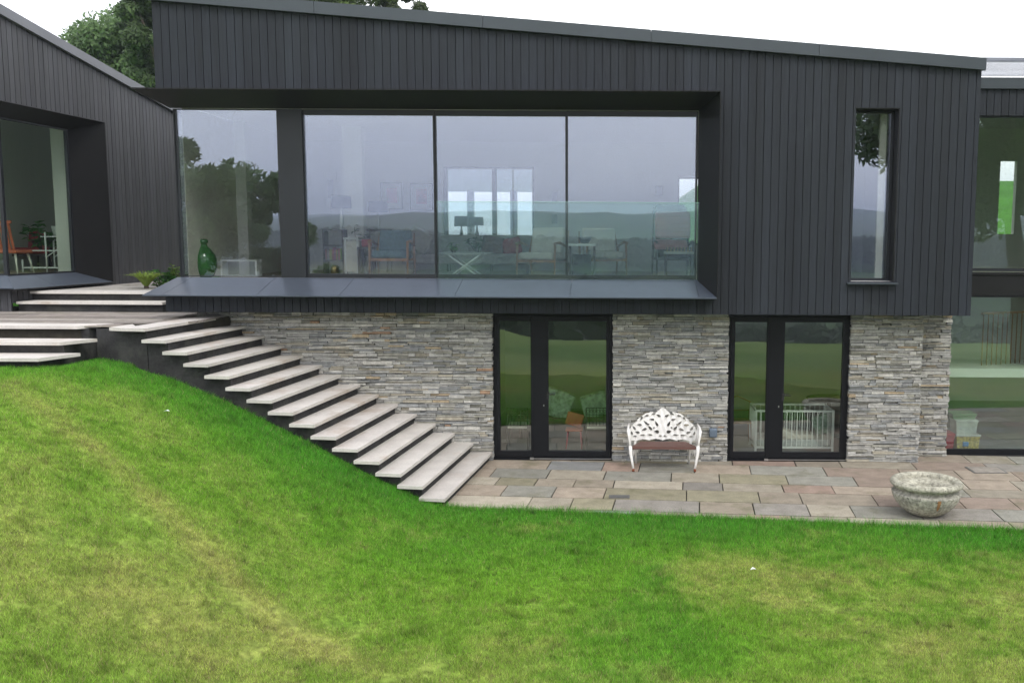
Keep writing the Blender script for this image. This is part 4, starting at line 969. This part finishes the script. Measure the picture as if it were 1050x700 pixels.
# ------------------------------------------------------------------ things inside the rooms
F3 = 3.0
def armchair(label, X, Y, z, w, seat_z, back_z, cloth, frame='wood', rot=0, arms=True, cat='armchair'):
    t = thing('armchair', label, cat, (X,Y,z))
    R_ = Matrix.Rotation(rot,3,'Z'); P = lambda x,y,q: tuple(Vector((X,Y,0))+R_ @ Vector((x,y,0))+Vector((0,0,z+q)))
    rm = lambda a=0: R_ @ Matrix.Rotation(a,3,'X')
    m_ = MB(); m_.rbox(P(0,-.02,seat_z-.05),(w*.84,.58,.13),.05,rm(-.06)); m_.build('seat_cushion',cloth,t)
    m_ = MB(); bh = back_z-seat_z; m_.rbox(P(0,.27,seat_z+bh*.5),(w*.80,.13,bh),.05,rm(-.22)); m_.build('back_cushion',cloth,t)
    for s in (-1,1):
        m_ = MB(); m_.tube([P(s*w*.47,-.30,0),P(s*w*.47,-.27,seat_z+.17)],[.016,.024],8); m_.build('leg',frame,t)
        m_ = MB(); m_.tube([P(s*w*.47,.36,0),P(s*w*.47,.25,seat_z),P(s*w*.44,.40,back_z-.06)],[.016,.024,.016],8); m_.build('leg',frame,t)
        if arms: m_ = MB(); m_.tube([P(s*w*.48,-.31,seat_z+.185),P(s*w*.49,-.1,seat_z+.20),P(s*w*.47,.30,seat_z+.12)],[.022,.028,.02],8); m_.build('armrest',frame,t)
    for yq in (-.27,.27): m_ = MB(); m_.bar(P(-w*.46,yq,seat_z-.13),P(w*.46,yq,seat_z-.13),.03,.05); m_.build('seat_rail',frame,t)
    return t
def cushion(label, c, size, mt, rot=None):
    m_ = MB(); m_.rbox(c,size,min(size)*.44,rot); return tag(m_.build('cushion',mt),label,'cushion')
def table_lamp(label, X, Y, zb, zs0, zs1, rs, base='chrome'):
    t = thing('table_lamp',label,'lamp',(X,Y,zb)); m_ = MB()
    m_.lathe([(0,0),(.07,0),(.07,.02),(.02,.04),(.035,.10),(.045,(zs0-zb)*.5),(.02,(zs0-zb)*.85),(.012,zs0-zb+.04)],(X,Y,zb),14); m_.build('lamp_base',base,t)
    m_ = MB(); h = zs1-zs0; m_.lathe([(rs,0),(rs*.92,h),(rs*.91,h),(rs*.985,0)],(X,Y,zs0),20); m_.build('lamp_shade','shade',t)
def picture(label, x0,x1,y0,y1,Y,pr,fr='paper',X=None):
    a, b_ = at(x0,y1,Y), at(x1,y0,Y); t = thing('framed_picture',label,'picture',((a.x+b_.x)/2,Y,a.z))
    m_ = MB(); w_ = .022
    m_.box(a.x,b_.x,Y-.03,Y,a.z,a.z+w_); m_.box(a.x,b_.x,Y-.03,Y,b_.z-w_,b_.z); m_.box(a.x,a.x+w_,Y-.03,Y,a.z+w_,b_.z-w_); m_.box(b_.x-w_,b_.x,Y-.03,Y,a.z+w_,b_.z-w_); m_.build('picture_frame',fr,t)
    m_ = MB(); m_.box(a.x+w_,b_.x-w_,Y-.015,Y-.002,a.z+w_,b_.z-w_); m_.build('mount','paper',t)
    m_ = MB(); W_, H_ = b_.x-a.x, b_.z-a.z; m_.box(a.x+W_*.27,b_.x-W_*.27,Y-.019,Y-.0155,a.z+H_*.25,b_.z-H_*.22); m_.build('print',pr,t)
def side_table(label, X, Y, z, w, d, h, top, leg, n='side_table', lr_=.018):
    t = thing(n,label,'table',(X,Y,z)); m_ = MB(); m_.rbox((X,Y,z+h-.02),(w,d,.04),.008); m_.build('table_top',top,t)
    for sx_ in (-1,1):
        for sy_ in (-1,1): m_ = MB(); m_.tube([(X+sx_*(w/2-.03),Y+sy_*(d/2-.03),z),(X+sx_*(w/2-.03),Y+sy_*(d/2-.03),z+h-.04)],lr_,6); m_.build('leg',leg,t)
    return t
# green demijohn by the left pane
c = MB(); X = ax(209,260,16.2); c.lathe([(0,0),(.10,0),(.15,.05),(.20,.16),(.215,.28),(.19,.40),(.12,.50),(.065,.56),(.055,.60),(.075,.62),(.078,.66),(.055,.68),(.05,.60)],(X,16.2,F3),36)
tag(c.build('glazed_vase','greenglass'),'large glossy green bottle shaped vase standing inside the left pane of the bay','vase')
t = thing('low_shelf','low white shelf unit behind the green vase','shelf',(-7.0,17.0,F3)); c = MB(); c.box(-7.15,-6.5,16.9,17.15,F3,F3+.03); c.box(-7.15,-6.5,16.9,17.15,F3+.28,F3+.31); c.box(-7.15,-7.12,16.9,17.15,F3+.03,F3+.28); c.box(-6.53,-6.5,16.9,17.15,F3+.03,F3+.28); c.build('shelf','whitep',t)
# living room
armchair('wooden armchair with teal grey cushions in the left sliding window', ax(402,250,17.0),17.0,F3,.72,.46,.86,'teal')
cushion('square pale cushion leaning at the left end of the sofa',(ax(430,240,18.9),18.9,F3+.68),(.5,.16,.44),'greyc',Matrix.Rotation(.5,3,'Y'))
t = thing('sofa','long pale grey sofa on short legs behind the teal armchair','sofa',(ax(470,260,19.4),19.4,F3)); xa, xb_ = ax(416,260,19.3), ax(548,260,19.3)
c = MB(); c.rbox(((xa+xb_)/2,19.3,F3+.30),(xb_-xa,.85,.22),.06); c.build('seat_cushion','greyc',t)
c = MB(); c.rbox(((xa+xb_)/2,19.7,F3+.58),(xb_-xa,.2,.42),.08); c.build('backrest','greyc',t)
for s in (xa+.1,xb_-.1): 
    for yq in (18.95,19.65): c = MB(); c.tube([(s,yq,F3),(s,yq,F3+.2)],.025,8); c.build('leg','darkwood',t)
cushion('dark brown cushion in the middle of the long sofa',(ax(505,245,19.2),19.3,F3+.58),(.46,.15,.36),'brick',Matrix.Rotation(.15,3,'Y'))
cushion('dark rust cushion at the right of the long sofa',(ax(524,245,19.2),19.3,F3+.56),(.40,.15,.34),'redc',Matrix.Rotation(-.2,3,'Y'))
# bookcase with lamp
t = thing('bookcase','low dark wooden bookcase under the left table lamp','bookcase',(ax(342,260,17.4),17.4,F3)); c = MB(); xa, xb_ = ax(331,260,17.4), ax(352,260,17.4)
for q in (0,.28,.56,.84): c.box(xa,xb_,17.4,17.7,F3+q,F3+q+.025)
c.box(xa,xa+.02,17.4,17.7,F3+.025,F3+.84); c.box(xb_-.02,xb_,17.4,17.7,F3+.025,F3+.84); c.build('carcass','darkwood',t)
c = MB(); x = xa+.03
while x < xb_-.05:
    wq = random.uniform(.015,.04); hq = random.uniform(.16,.24); c.box(x,x+wq,17.45,17.62,F3+.306,F3+.306+hq,tuple(random.uniform(.2,1) for _ in range(3))); x += wq+.002
c.build('books',mat('book spines',(.5,.4,.35),.8,attr=True),t)
m_ = MB(); m_.lathe([(0,0),(.06,0),(.08,.05),(.075,.14),(.05,.18),(.045,.18)],(ax(340,270,17.3),17.5,F3+.03),16); tag(m_.build('brass_pot','brass'),'small brass pot on the bottom shelf of the bookcase','pot')
table_lamp('tall table lamp with dark drum shade nearest the left sliding window',ax(350,215,17.5),17.5,F3+.866,4.26,4.48,.19)
side_table('white cabinet like side table right of the bookcase',ax(363,255,17.3),17.3,F3,.28,.4,.72,'whitep','whitep')
c = MB(); xq = ax(363,255,17.3); c.box(xq-.135,xq+.135,17.12,17.48,F3+.1,F3+.66); tag(c.build('linen_box','cream'),'tall cream linen box standing between the white table legs','box')
side_table('dark narrow carved side table beside the teal armchair',ax(376,265,17.2),17.2,F3,.27,.3,.55,'darkwood','darkwood',lr_=.03)
m_ = MB(); m_.rbox((ax(376,250,17.2),17.2,F3+.62),(.16,.16,.14),.03); tag(m_.build('red_box','redc'),'small dark red box on the dark carved side table','box')
table_lamp('table lamp with glass ball base and dark shade left of the red pictures',ax(388,225,19.9),19.9,F3+.9,4.25,4.48,.21)
side_table('dark lamp table behind the teal armchair',ax(388,245,19.9),19.9,F3,.5,.4,.9,'darkwood','darkwood')
plant('potted_plant','dark leafy plant standing behind the white cabinet','plant',ax(369,240,18.0),18.0,F3+.0,60,.12,.05,1.15,.22,(.05,.09,.05))
picture('framed red print on the back wall, left one of the red pair',391,413,187,215,YB-.23,'redprint','frame')
picture('framed red print on the back wall, right one of the red pair',421,444,188,216,YB-.23,'redprint','frame')
picture('upper small framed print right of the rear window',562,575,192,213,YB-.23,'greyprint')
picture('lower small framed print right of the rear window',562,575,216,234,YB-.23,'greyprint')
picture('small framed print on the back wall behind the red blanket chair',667,684,187,205,YB-.23,'greyprint')
picture('narrow mirror like picture left of the bookcase lamp',333,345,176,213,YB-.23,'greyprint')
side_table('console table below the rear window carrying two lamps',ax(482,245,20.7),20.7,F3,1.0,.35,.62,'darkwood','darkwood')
table_lamp('left lamp of the two silhouetted in the rear window',ax(473,225,20.7),20.7,F3+.62,3.98,4.20,.16,'iron')
table_lamp('right lamp of the two silhouetted in the rear window',ax(489,225,20.6),20.6,F3+.62,4.0,4.18,.15,'iron')
# glass coffee table on crossed white legs
t = thing('coffee_table','glass topped coffee table on crossed white legs in the middle window','table',(ax(477,270,16.8),16.8,F3)); xa, xb_ = ax(453,270,16.8), ax(503,270,16.8)
c = MB(); c.box(xa,xb_,16.5,17.1,F3+.45,F3+.465); c.build('table_top','clearp',t)
for yq in (16.55,17.05):
    c = MB(); c.tube([(xa+.12,yq,F3),(xb_-.12,yq,F3+.45)],.013,6); c.tube([(xb_-.12,yq,F3),(xa+.12,yq,F3+.45)],.013,6); c.tube([(xa+.1,yq,F3+.44),(xb_-.1,yq,F3+.44)],.012,6); c.build('leg','whitep',t)
plant('potted_plant','bushy pot plant on the glass coffee table','plant',ax(490,250,16.8),16.8,F3+.467,110,.09,.05,.30,.20,(.05,.12,.03))
plant('potted_plant','small bright green plant at the left end of the coffee table','plant',ax(466,255,16.7),16.7,F3+.467,50,.07,.04,.18,.12,(.10,.26,.04))
armchair('low easy chair with cream cushions and curved dark wooden arms in the middle window',ax(556,255,17.3),17.3,F3,.80,.44,.93,'cream','wood',rot=-.35)
# right pane
t = armchair('cream armchair under a pale throw left in the right hand sliding window',ax(618,255,17.6),17.6,F3,.80,.46,.92,'cream','wood',rot=.3)
side_table('small table with white top and dark shelf in front of the cream armchair',ax(597,265,16.8),16.8,F3,.50,.4,.63,'whitep','darkwood')
c = MB(); xq = ax(597,265,16.8); c.box(xq-.16,xq+.16,16.68,16.95,F3+.02,F3+.44); tag(c.build('stereo_box','iron'),'black box standing under the white topped table','box')
m_ = MB(); m_.lathe([(.0,.0),(.05,0),(.09,.05),(.125,.12),(.115,.12),(.08,.06),(.0,.02)],(ax(600,240,16.8),16.8,F3+.632),24); tag(m_.build('bowl','iron'),'dark blue bowl on the white topped table','bowl')
t = armchair('tall dark armchair in the right hand corner of the living room',ax(690,235,17.7),17.7,F3,.72,.48,1.38,'darkwood','darkwood',rot=.1)
m_ = MB(); m_.rbox((ax(690,232,17.55),17.62,F3+.98),(.66,.14,.50),.06,Matrix.Rotation(-.2,3,'X')); m_.rbox((ax(688,245,17.4),17.45,F3+.62),(.62,.42,.10),.05,Matrix.Rotation(.25,3,'X')); tag(m_.build('striped_blanket','pinkc'),'red and white striped blanket draped over the tall dark armchair','blanket')
side_table('little games table with pale top near the right jamb of the bay',ax(696,270,16.6),16.6,F3,.52,.42,.50,'cream','darkwood')
X0_ = ax(696,270,16.6)
g_ = 0
for a in range(8):
    for k in (0,1):
        m_ = MB(); m_.lathe([(0,0),(.016,0),(.017,.012),(.008,.025),(.007,.05),(.013,.058),(.008,.075),(0,.08)],(X0_-.21+a*.06,16.47+k*.26,F3+.50),8)
        tag(m_.build('chess_piece','brass' if k == 0 else 'darkwood'), 'small brass coloured chess piece in the front row on the games table' if k == 0 else 'small dark chess piece in the rear row on the games table','chess piece','chess pieces in the '+('front' if k == 0 else 'rear')+' row on the games table')
# narrow window room: nothing but the blind cord; left wing
def wing_chair():
    X, Y = ax(3,250,17.2), 17.2; t = thing('slatted_chair','orange slatted back chair on splayed pale legs at the left edge','chair',(X,Y,F3))
    m_ = MB()
    for k in range(7): m_.bar((X-.24+k*.075,Y-.02,F3+.45),(X-.22+k*.07,Y-.14,F3+.98),.045,.012)
    m_.bar((X-.26,Y-.135,F3+.97),(X+.26,Y-.135,F3+.97),.03,.05); m_.build('backrest','orange',t)
    m_ = MB(); m_.rbox((X,Y+.2,F3+.43),(.52,.5,.06),.02); m_.build('seat','orange',t)
    for s in (-1,1):
        for q in (-1,1): m_ = MB(); m_.tube([(X+s*.20,Y+.2+q*.18,F3+.40),(X+s*.27,Y+.2+q*.25,F3)],[.02,.012],8); m_.build('leg','cream',t)
wing_chair()
armchair('dark red upholstered armchair behind the white trolley in the left wing',ax(30,250,20.2),20.2,F3,.80,.45,.85,'redc','darkwood',rot=.6)
armchair('second grey brown armchair deeper in the left wing near the picture wall',ax(62,250,20.6),20.6,F3,.70,.45,.95,'brick','darkwood',rot=-.3)
t = thing('tiered_trolley','white painted tiered plant trolley inside the left wing window','trolley',(ax(52,260,18.9),18.9,F3)); xa, xm, xb_ = ax(26,260,18.9), ax(51,260,18.9), ax(78,260,18.9)
c = MB()
for zq,x_0 in ((.08,xa),(.42,ax(34,260,18.9)),(.70,ax(46,260,18.9))): c.box(x_0,xb_,18.78,19.05,F3+zq,F3+zq+.02)
c.build('shelf','whitep',t)
for xq,hq in ((xa+.01,.25),(xm,.80),(xb_-.01,.74)):
    for yq in (18.78,19.05): c = MB(); c.tube([(xq,yq,F3),(xq,yq,F3+hq)],.016,6); c.build('leg','whitep',t)
for yq in (18.78,19.05): c = MB(); c.tube([(xm,yq,F3+.3),(xb_,yq,F3+.66)],.011,6); c.build('brace','whitep',t)
plant('potted_plant','large leaved houseplant on the white trolley in the left wing','plant',ax(43,245,19.0),19.0,F3+.45,120,.20,.12,.62,.36,(.06,.20,.03))
m_ = MB(); m_.lathe([(0,0),(.13,0),(.17,.20),(.16,.20),(.13,.16),(0,.16)],(ax(62,240,18.9),18.92,F3+.722),16); tag(m_.build('plant_pot','clearp'),'grey wicker pot on the top shelf of the white trolley','pot')
picture('dark framed picture in the middle of the left wing back wall',33,50,196,232,21.88,'greyprint','darkwood')
picture('upper pale framed picture near the right of the left wing back wall',62,75,204,216,21.88,'greyprint')
picture('lower pale framed picture near the right of the left wing back wall',62,75,219,232,21.88,'greyprint')
# ground floor, left door
def rung_chair(label,x0,x1,Y):
    a, b_ = ax(x0,440,Y), ax(x1,440,Y); t = thing('metal_chair',label,'chair',((a+b_)/2,Y,.012)); z0 = .012; zt = at(x0,418,Y).z
    for X in (a,b_): m_ = MB(); m_.tube([(X,Y,z0),(X,Y,zt)],.011,6); m_.build('leg','iron',t)
    for X in (a,b_): m_ = MB(); m_.tube([(X,Y+.4,z0),(X,Y+.4,.42)],.011,6); m_.build('leg','iron',t)
    m_ = MB(); 
    for q in (zt,zt-.12,.47): m_.tube([(a,Y,q),(b_,Y,q)],.008,6)
    n = 6
    for k in range(1,n): m_.tube([(a+(b_-a)*k/n,Y,.47),(a+(b_-a)*k/n,Y,zt)],.006,5)
    for k in range(n): m_.tube([(a+(b_-a)*(k+.5)/n+.02*math.cos(q_),Y,zt-.06+.03*math.sin(q_)) for q_ in [math.pi*j/4 for j in range(9)]],.004,4)
    m_.build('backrest','iron',t)
    m_ = MB(); m_.rbox(((a+b_)/2,Y+.2,.44),(b_-a,.40,.05),.02); m_.build('seat_cushion','yellow' if 0 else 'cream',t)
rung_chair('black iron rung back chair behind the narrow left pane of the left door',520,541,16.1)
rung_chair('black iron rung back chair behind the wide pane of the left door',601,622,16.1)
t = thing('daybed','low dark wooden daybed inside the left garden door','bed',(-.8,17.6,.0)); c = MB(); c.rbox((-.75,17.6,.34),(2.3,.9,.10),.03); c.build('mattress','brick',t)
for X in (-1.8,.3):
    for Y in (17.2,18.0): c = MB(); c.tube([(X,Y,.01),(X,Y,.29)],.03,8); c.build('leg','darkwood',t)
cushion('large leaf patterned cushion at the left end of the daybed',(ax(572,420,17.3),17.35,.64),(.55,.16,.52),'patt',Matrix.Rotation(.35,3,'Y'))
cushion('leaf patterned cushion behind the right iron chair',(ax(610,418,17.4),17.45,.60),(.50,.15,.46),'patt',Matrix.Rotation(-.3,3,'Y'))
t = thing('child_stool','rounded orange child stool with red legs inside the left garden door','stool',(ax(589,440,16.5),16.5,.012)); X = ax(589,440,16.5)
c = MB(); c.rbox((X,16.55,.50),(.30,.05,.24),.024,Matrix.Rotation(.25,3,'Y')); c.build('backrest','orange',t); c = MB(); c.rbox((X,16.45,.34),(.30,.28,.03),.012); c.build('seat','orange',t)
for s in (-1,1):
    for q in (-1,1): c = MB(); c.tube([(X+s*.11,16.45+q*.1,.33),(X+s*.14,16.45+q*.13,.012)],.014,6); c.build('leg','redp',t)
# ground floor, right door: cot
t = thing('cot','white wooden slatted cot inside the right garden door','cot',(ax(812,440,16.4),16.4,.012)); xa, xb_ = ax(775,440,16.1), ax(854,440,16.1); y0, y1 = 16.1, 16.78; zt = .77
for X in (xa,xb_):
    for Y in (y0,y1): c = MB(); c.box(X-.018,X+.018,Y-.018,Y+.018,.012,zt); c.build('post','whitep',t)
for Y in (y0,y1):
    c = MB(); c.box(xa+.018,xb_-.018,Y-.012,Y+.012,zt-.035,zt-.002); c.box(xa+.018,xb_-.018,Y-.012,Y+.012,.09,.125); n = 15
    for k in range(1,n): X = xa+(xb_-xa)*k/n; c.box(X-.008,X+.008,Y-.006,Y+.006,.125,zt-.035)
    c.build('side_rail','whitep',t)
for X in (xa,xb_):
    c = MB(); c.box(X-.012,X+.012,y0+.018,y1-.018,zt-.035,zt-.002); c.box(X-.012,X+.012,y0+.018,y1-.018,.09,.125)
    for k in range(1,7): Y = y0+(y1-y0)*k/7; c.box(X-.006,X+.006,Y-.008,Y+.008,.125,zt-.035)
    c.build('end_rail','whitep',t)
c = MB(); c.rbox(((xa+xb_)/2,(y0+y1)/2,.18),(xb_-xa-.05,y1-y0-.05,.13),.03); c.build('mattress','clearp',t)
m_ = MB(); m_.rbox((ax(805,445,16.4),16.42,.30),(.62,.42,.14),.06,Matrix.Rotation(.35,3,'Y')); m_.rbox((ax(822,450,16.4),16.44,.27),(.4,.4,.08),.035); tag(m_.build('blanket','cream'),'crumpled pale pink and white blanket lying in the cot','blanket')
m_ = MB(); m_.rbox((ax(842,435,16.6),16.6,.42),(.30,.14,.36),.06,Matrix.Rotation(-.3,3,'Y')); tag(m_.build('pillow','patt'),'patterned pillow propped at the right end of the cot','pillow')
t = thing('cane_chair','pale cane chair behind the narrow pane of the right door','chair',(ax(758,440,16.8),16.8,.012)); X = ax(757,440,16.8)
m_ = MB(); m_.tube([(X-.22,17.0,.45),(X-.24,17.05,.75),(X,17.05,.86),(X+.24,17.05,.75),(X+.22,17.0,.45)],.014,6); m_.tube([(X-.22,17.02,.60),(X+.22,17.02,.60)],.010,6); m_.build('backrest','wood',t)
m_ = MB(); m_.rbox((X,16.8,.44),(.46,.44,.04),.015); m_.build('seat','wood',t)
for s in (-1,1):
    for q in (-1,1): m_ = MB(); m_.tube([(X+s*.20,16.8+q*.19,.43),(X+s*.23,16.8+q*.21,.012)],.014,6); m_.build('leg','wood',t)
t = thing('round_table','dark round table behind the cot','table',(ax(850,410,17.6),17.6,.012)); X = ax(850,410,17.6)
m_ = MB(); m_.lathe([(0,.70),(.42,.70),(.43,.715),(.42,.73),(0,.73)],(X,17.6,.012),32); m_.build('table_top','darkwood',t); m_ = MB(); m_.lathe([(.22,0),(.2,.03),(.04,.05),(.035,.70)],(X,17.6,.012),16); m_.build('table_leg','darkwood',t)
# right wing toys
def tub(label,x0,x1,Y,z0,h,body,lid):
    a, b_ = ax(x0,450,Y), ax(x1,450,Y); t = thing('storage_box',label,'storage box',((a+b_)/2,Y,z0)); m_ = MB(); m_.hexa([(a+.02,Y+.02,z0),(b_-.02,Y+.02,z0),(b_-.02,Y+.32,z0),(a+.02,Y+.32,z0)],[(a,Y,z0+h-.03),(b_,Y,z0+h-.03),(b_,Y+.34,z0+h-.03),(a,Y+.34,z0+h-.03)]); m_.build('tub',body,t)
    m_ = MB(); m_.box(a-.01,b_+.01,Y-.01,Y+.35,z0+h-.029,z0+h); m_.build('lid',lid,t)
tub('clear plastic storage box of yellow toys, bottom of the stack in the right wing',981,1005,16.4,.012,.27,'yellow','clearp')
tub('milky plastic storage box on top of the yellow toy box in the right wing',980,1002,16.42,.283,.26,'clearp','clearp')
tub('red plastic box on the floor left of the toy box stack',969,979,16.35,.012,.30,'redp','redp')
tub('shallow green lidded tray topmost of the toy box stack',976,1000,16.5,.544,.10,'limeg','limeg')
m_ = MB(); m_.rbox((ax(990,452,16.4),16.385,.12),(.10,.03,.08),.01); tag(m_.build('toy_block','blue'),'small blue toy block in front of the yellow toy box','toy')

hz = MB(); hz.box(-3480,3480,-3480,3480,-75,125); ho = hz.build('haze','gap'); struct(ho,'stuff')
hm_ = bpy.data.materials.new('pale damp air'); hm_.use_nodes = True; nt = hm_.node_tree; nt.nodes.remove(nt.nodes['Principled BSDF'])
pv = nt.nodes.new('ShaderNodeVolumePrincipled'); pv.inputs['Density'].default_value = .00045; pv.inputs['Color'].default_value = (.80,.88,1,1); pv.inputs['Anisotropy'].default_value = .2
nt.links.new(pv.outputs[0], nt.nodes['Material Output'].inputs['Volume']); ho.data.materials.clear(); ho.data.materials.append(hm_)
# ------------------------------------------------------------------ light
w = bpy.data.worlds.new('World'); S.world = w; w.use_nodes = True; nt = w.node_tree; N = nt.nodes; L = nt.links
bg = N['Background']; sky = N.new('ShaderNodeTexSky'); sky.sky_type = 'NISHITA'; sky.sun_disc = False
ELEV, AZ = 48, 150   # azimuth measured from +Y clockwise: behind and right of the camera
sky.sun_elevation = rad(ELEV); sky.sun_rotation = rad(AZ); sky.air_density = 1.5; sky.dust_density = 3
tc = N.new('ShaderNodeTexCoord'); nz = N.new('ShaderNodeTexNoise'); nz.inputs['Scale'].default_value = 1.6; nz.inputs['Detail'].default_value = 4; nz.inputs['Roughness'].default_value = .45
mp = N.new('ShaderNodeMapping'); mp.inputs['Scale'].default_value = (1,1,2.6); L.new(tc.outputs['Generated'],mp.inputs[0]); L.new(mp.outputs[0],nz.inputs[0])
cr = N.new('ShaderNodeValToRGB'); cr.color_ramp.elements[0].position = .3; cr.color_ramp.elements[1].position = .72
cr.color_ramp.elements[0].color = (.80,.81,.90,1); cr.color_ramp.elements[1].color = (1,1,1.0,1); L.new(nz.outputs[0],cr.inputs[0])
sc_ = N.new('ShaderNodeVectorMath'); sc_.operation = 'SCALE'; sc_.inputs['Scale'].default_value = 16.5; L.new(cr.outputs[0],sc_.inputs[0])
mx = N.new('ShaderNodeMix'); mx.data_type = 'RGBA'; mx.inputs[0].default_value = .88; L.new(sky.outputs[0],mx.inputs[6]); L.new(sc_.outputs[0],mx.inputs[7])
L.new(mx.outputs[2],bg.inputs[0]); bg.inputs[1].default_value = .12
sd = bpy.data.lights.new('sun','SUN'); sd.energy = 1.2; sd.angle = rad(14); sd.color = (1,.97,.92); so = bpy.data.objects.new('sun',sd); C.objects.link(so)
dv = Vector((math.sin(rad(AZ))*math.cos(rad(ELEV)), math.cos(rad(AZ))*math.cos(rad(ELEV)), math.sin(rad(ELEV))))
so.rotation_euler = dv.to_track_quat('Z','Y').to_euler(); so.location = (0,0,60)
vs = S.view_settings; vs.view_transform = 'Standard'; vs.look = 'None'; vs.gamma = 1; vs.exposure = .24; vs.use_curve_mapping = False
S.cycles.max_bounces = 8; S.cycles.transparent_max_bounces = 24; S.cycles.glossy_bounces = 4
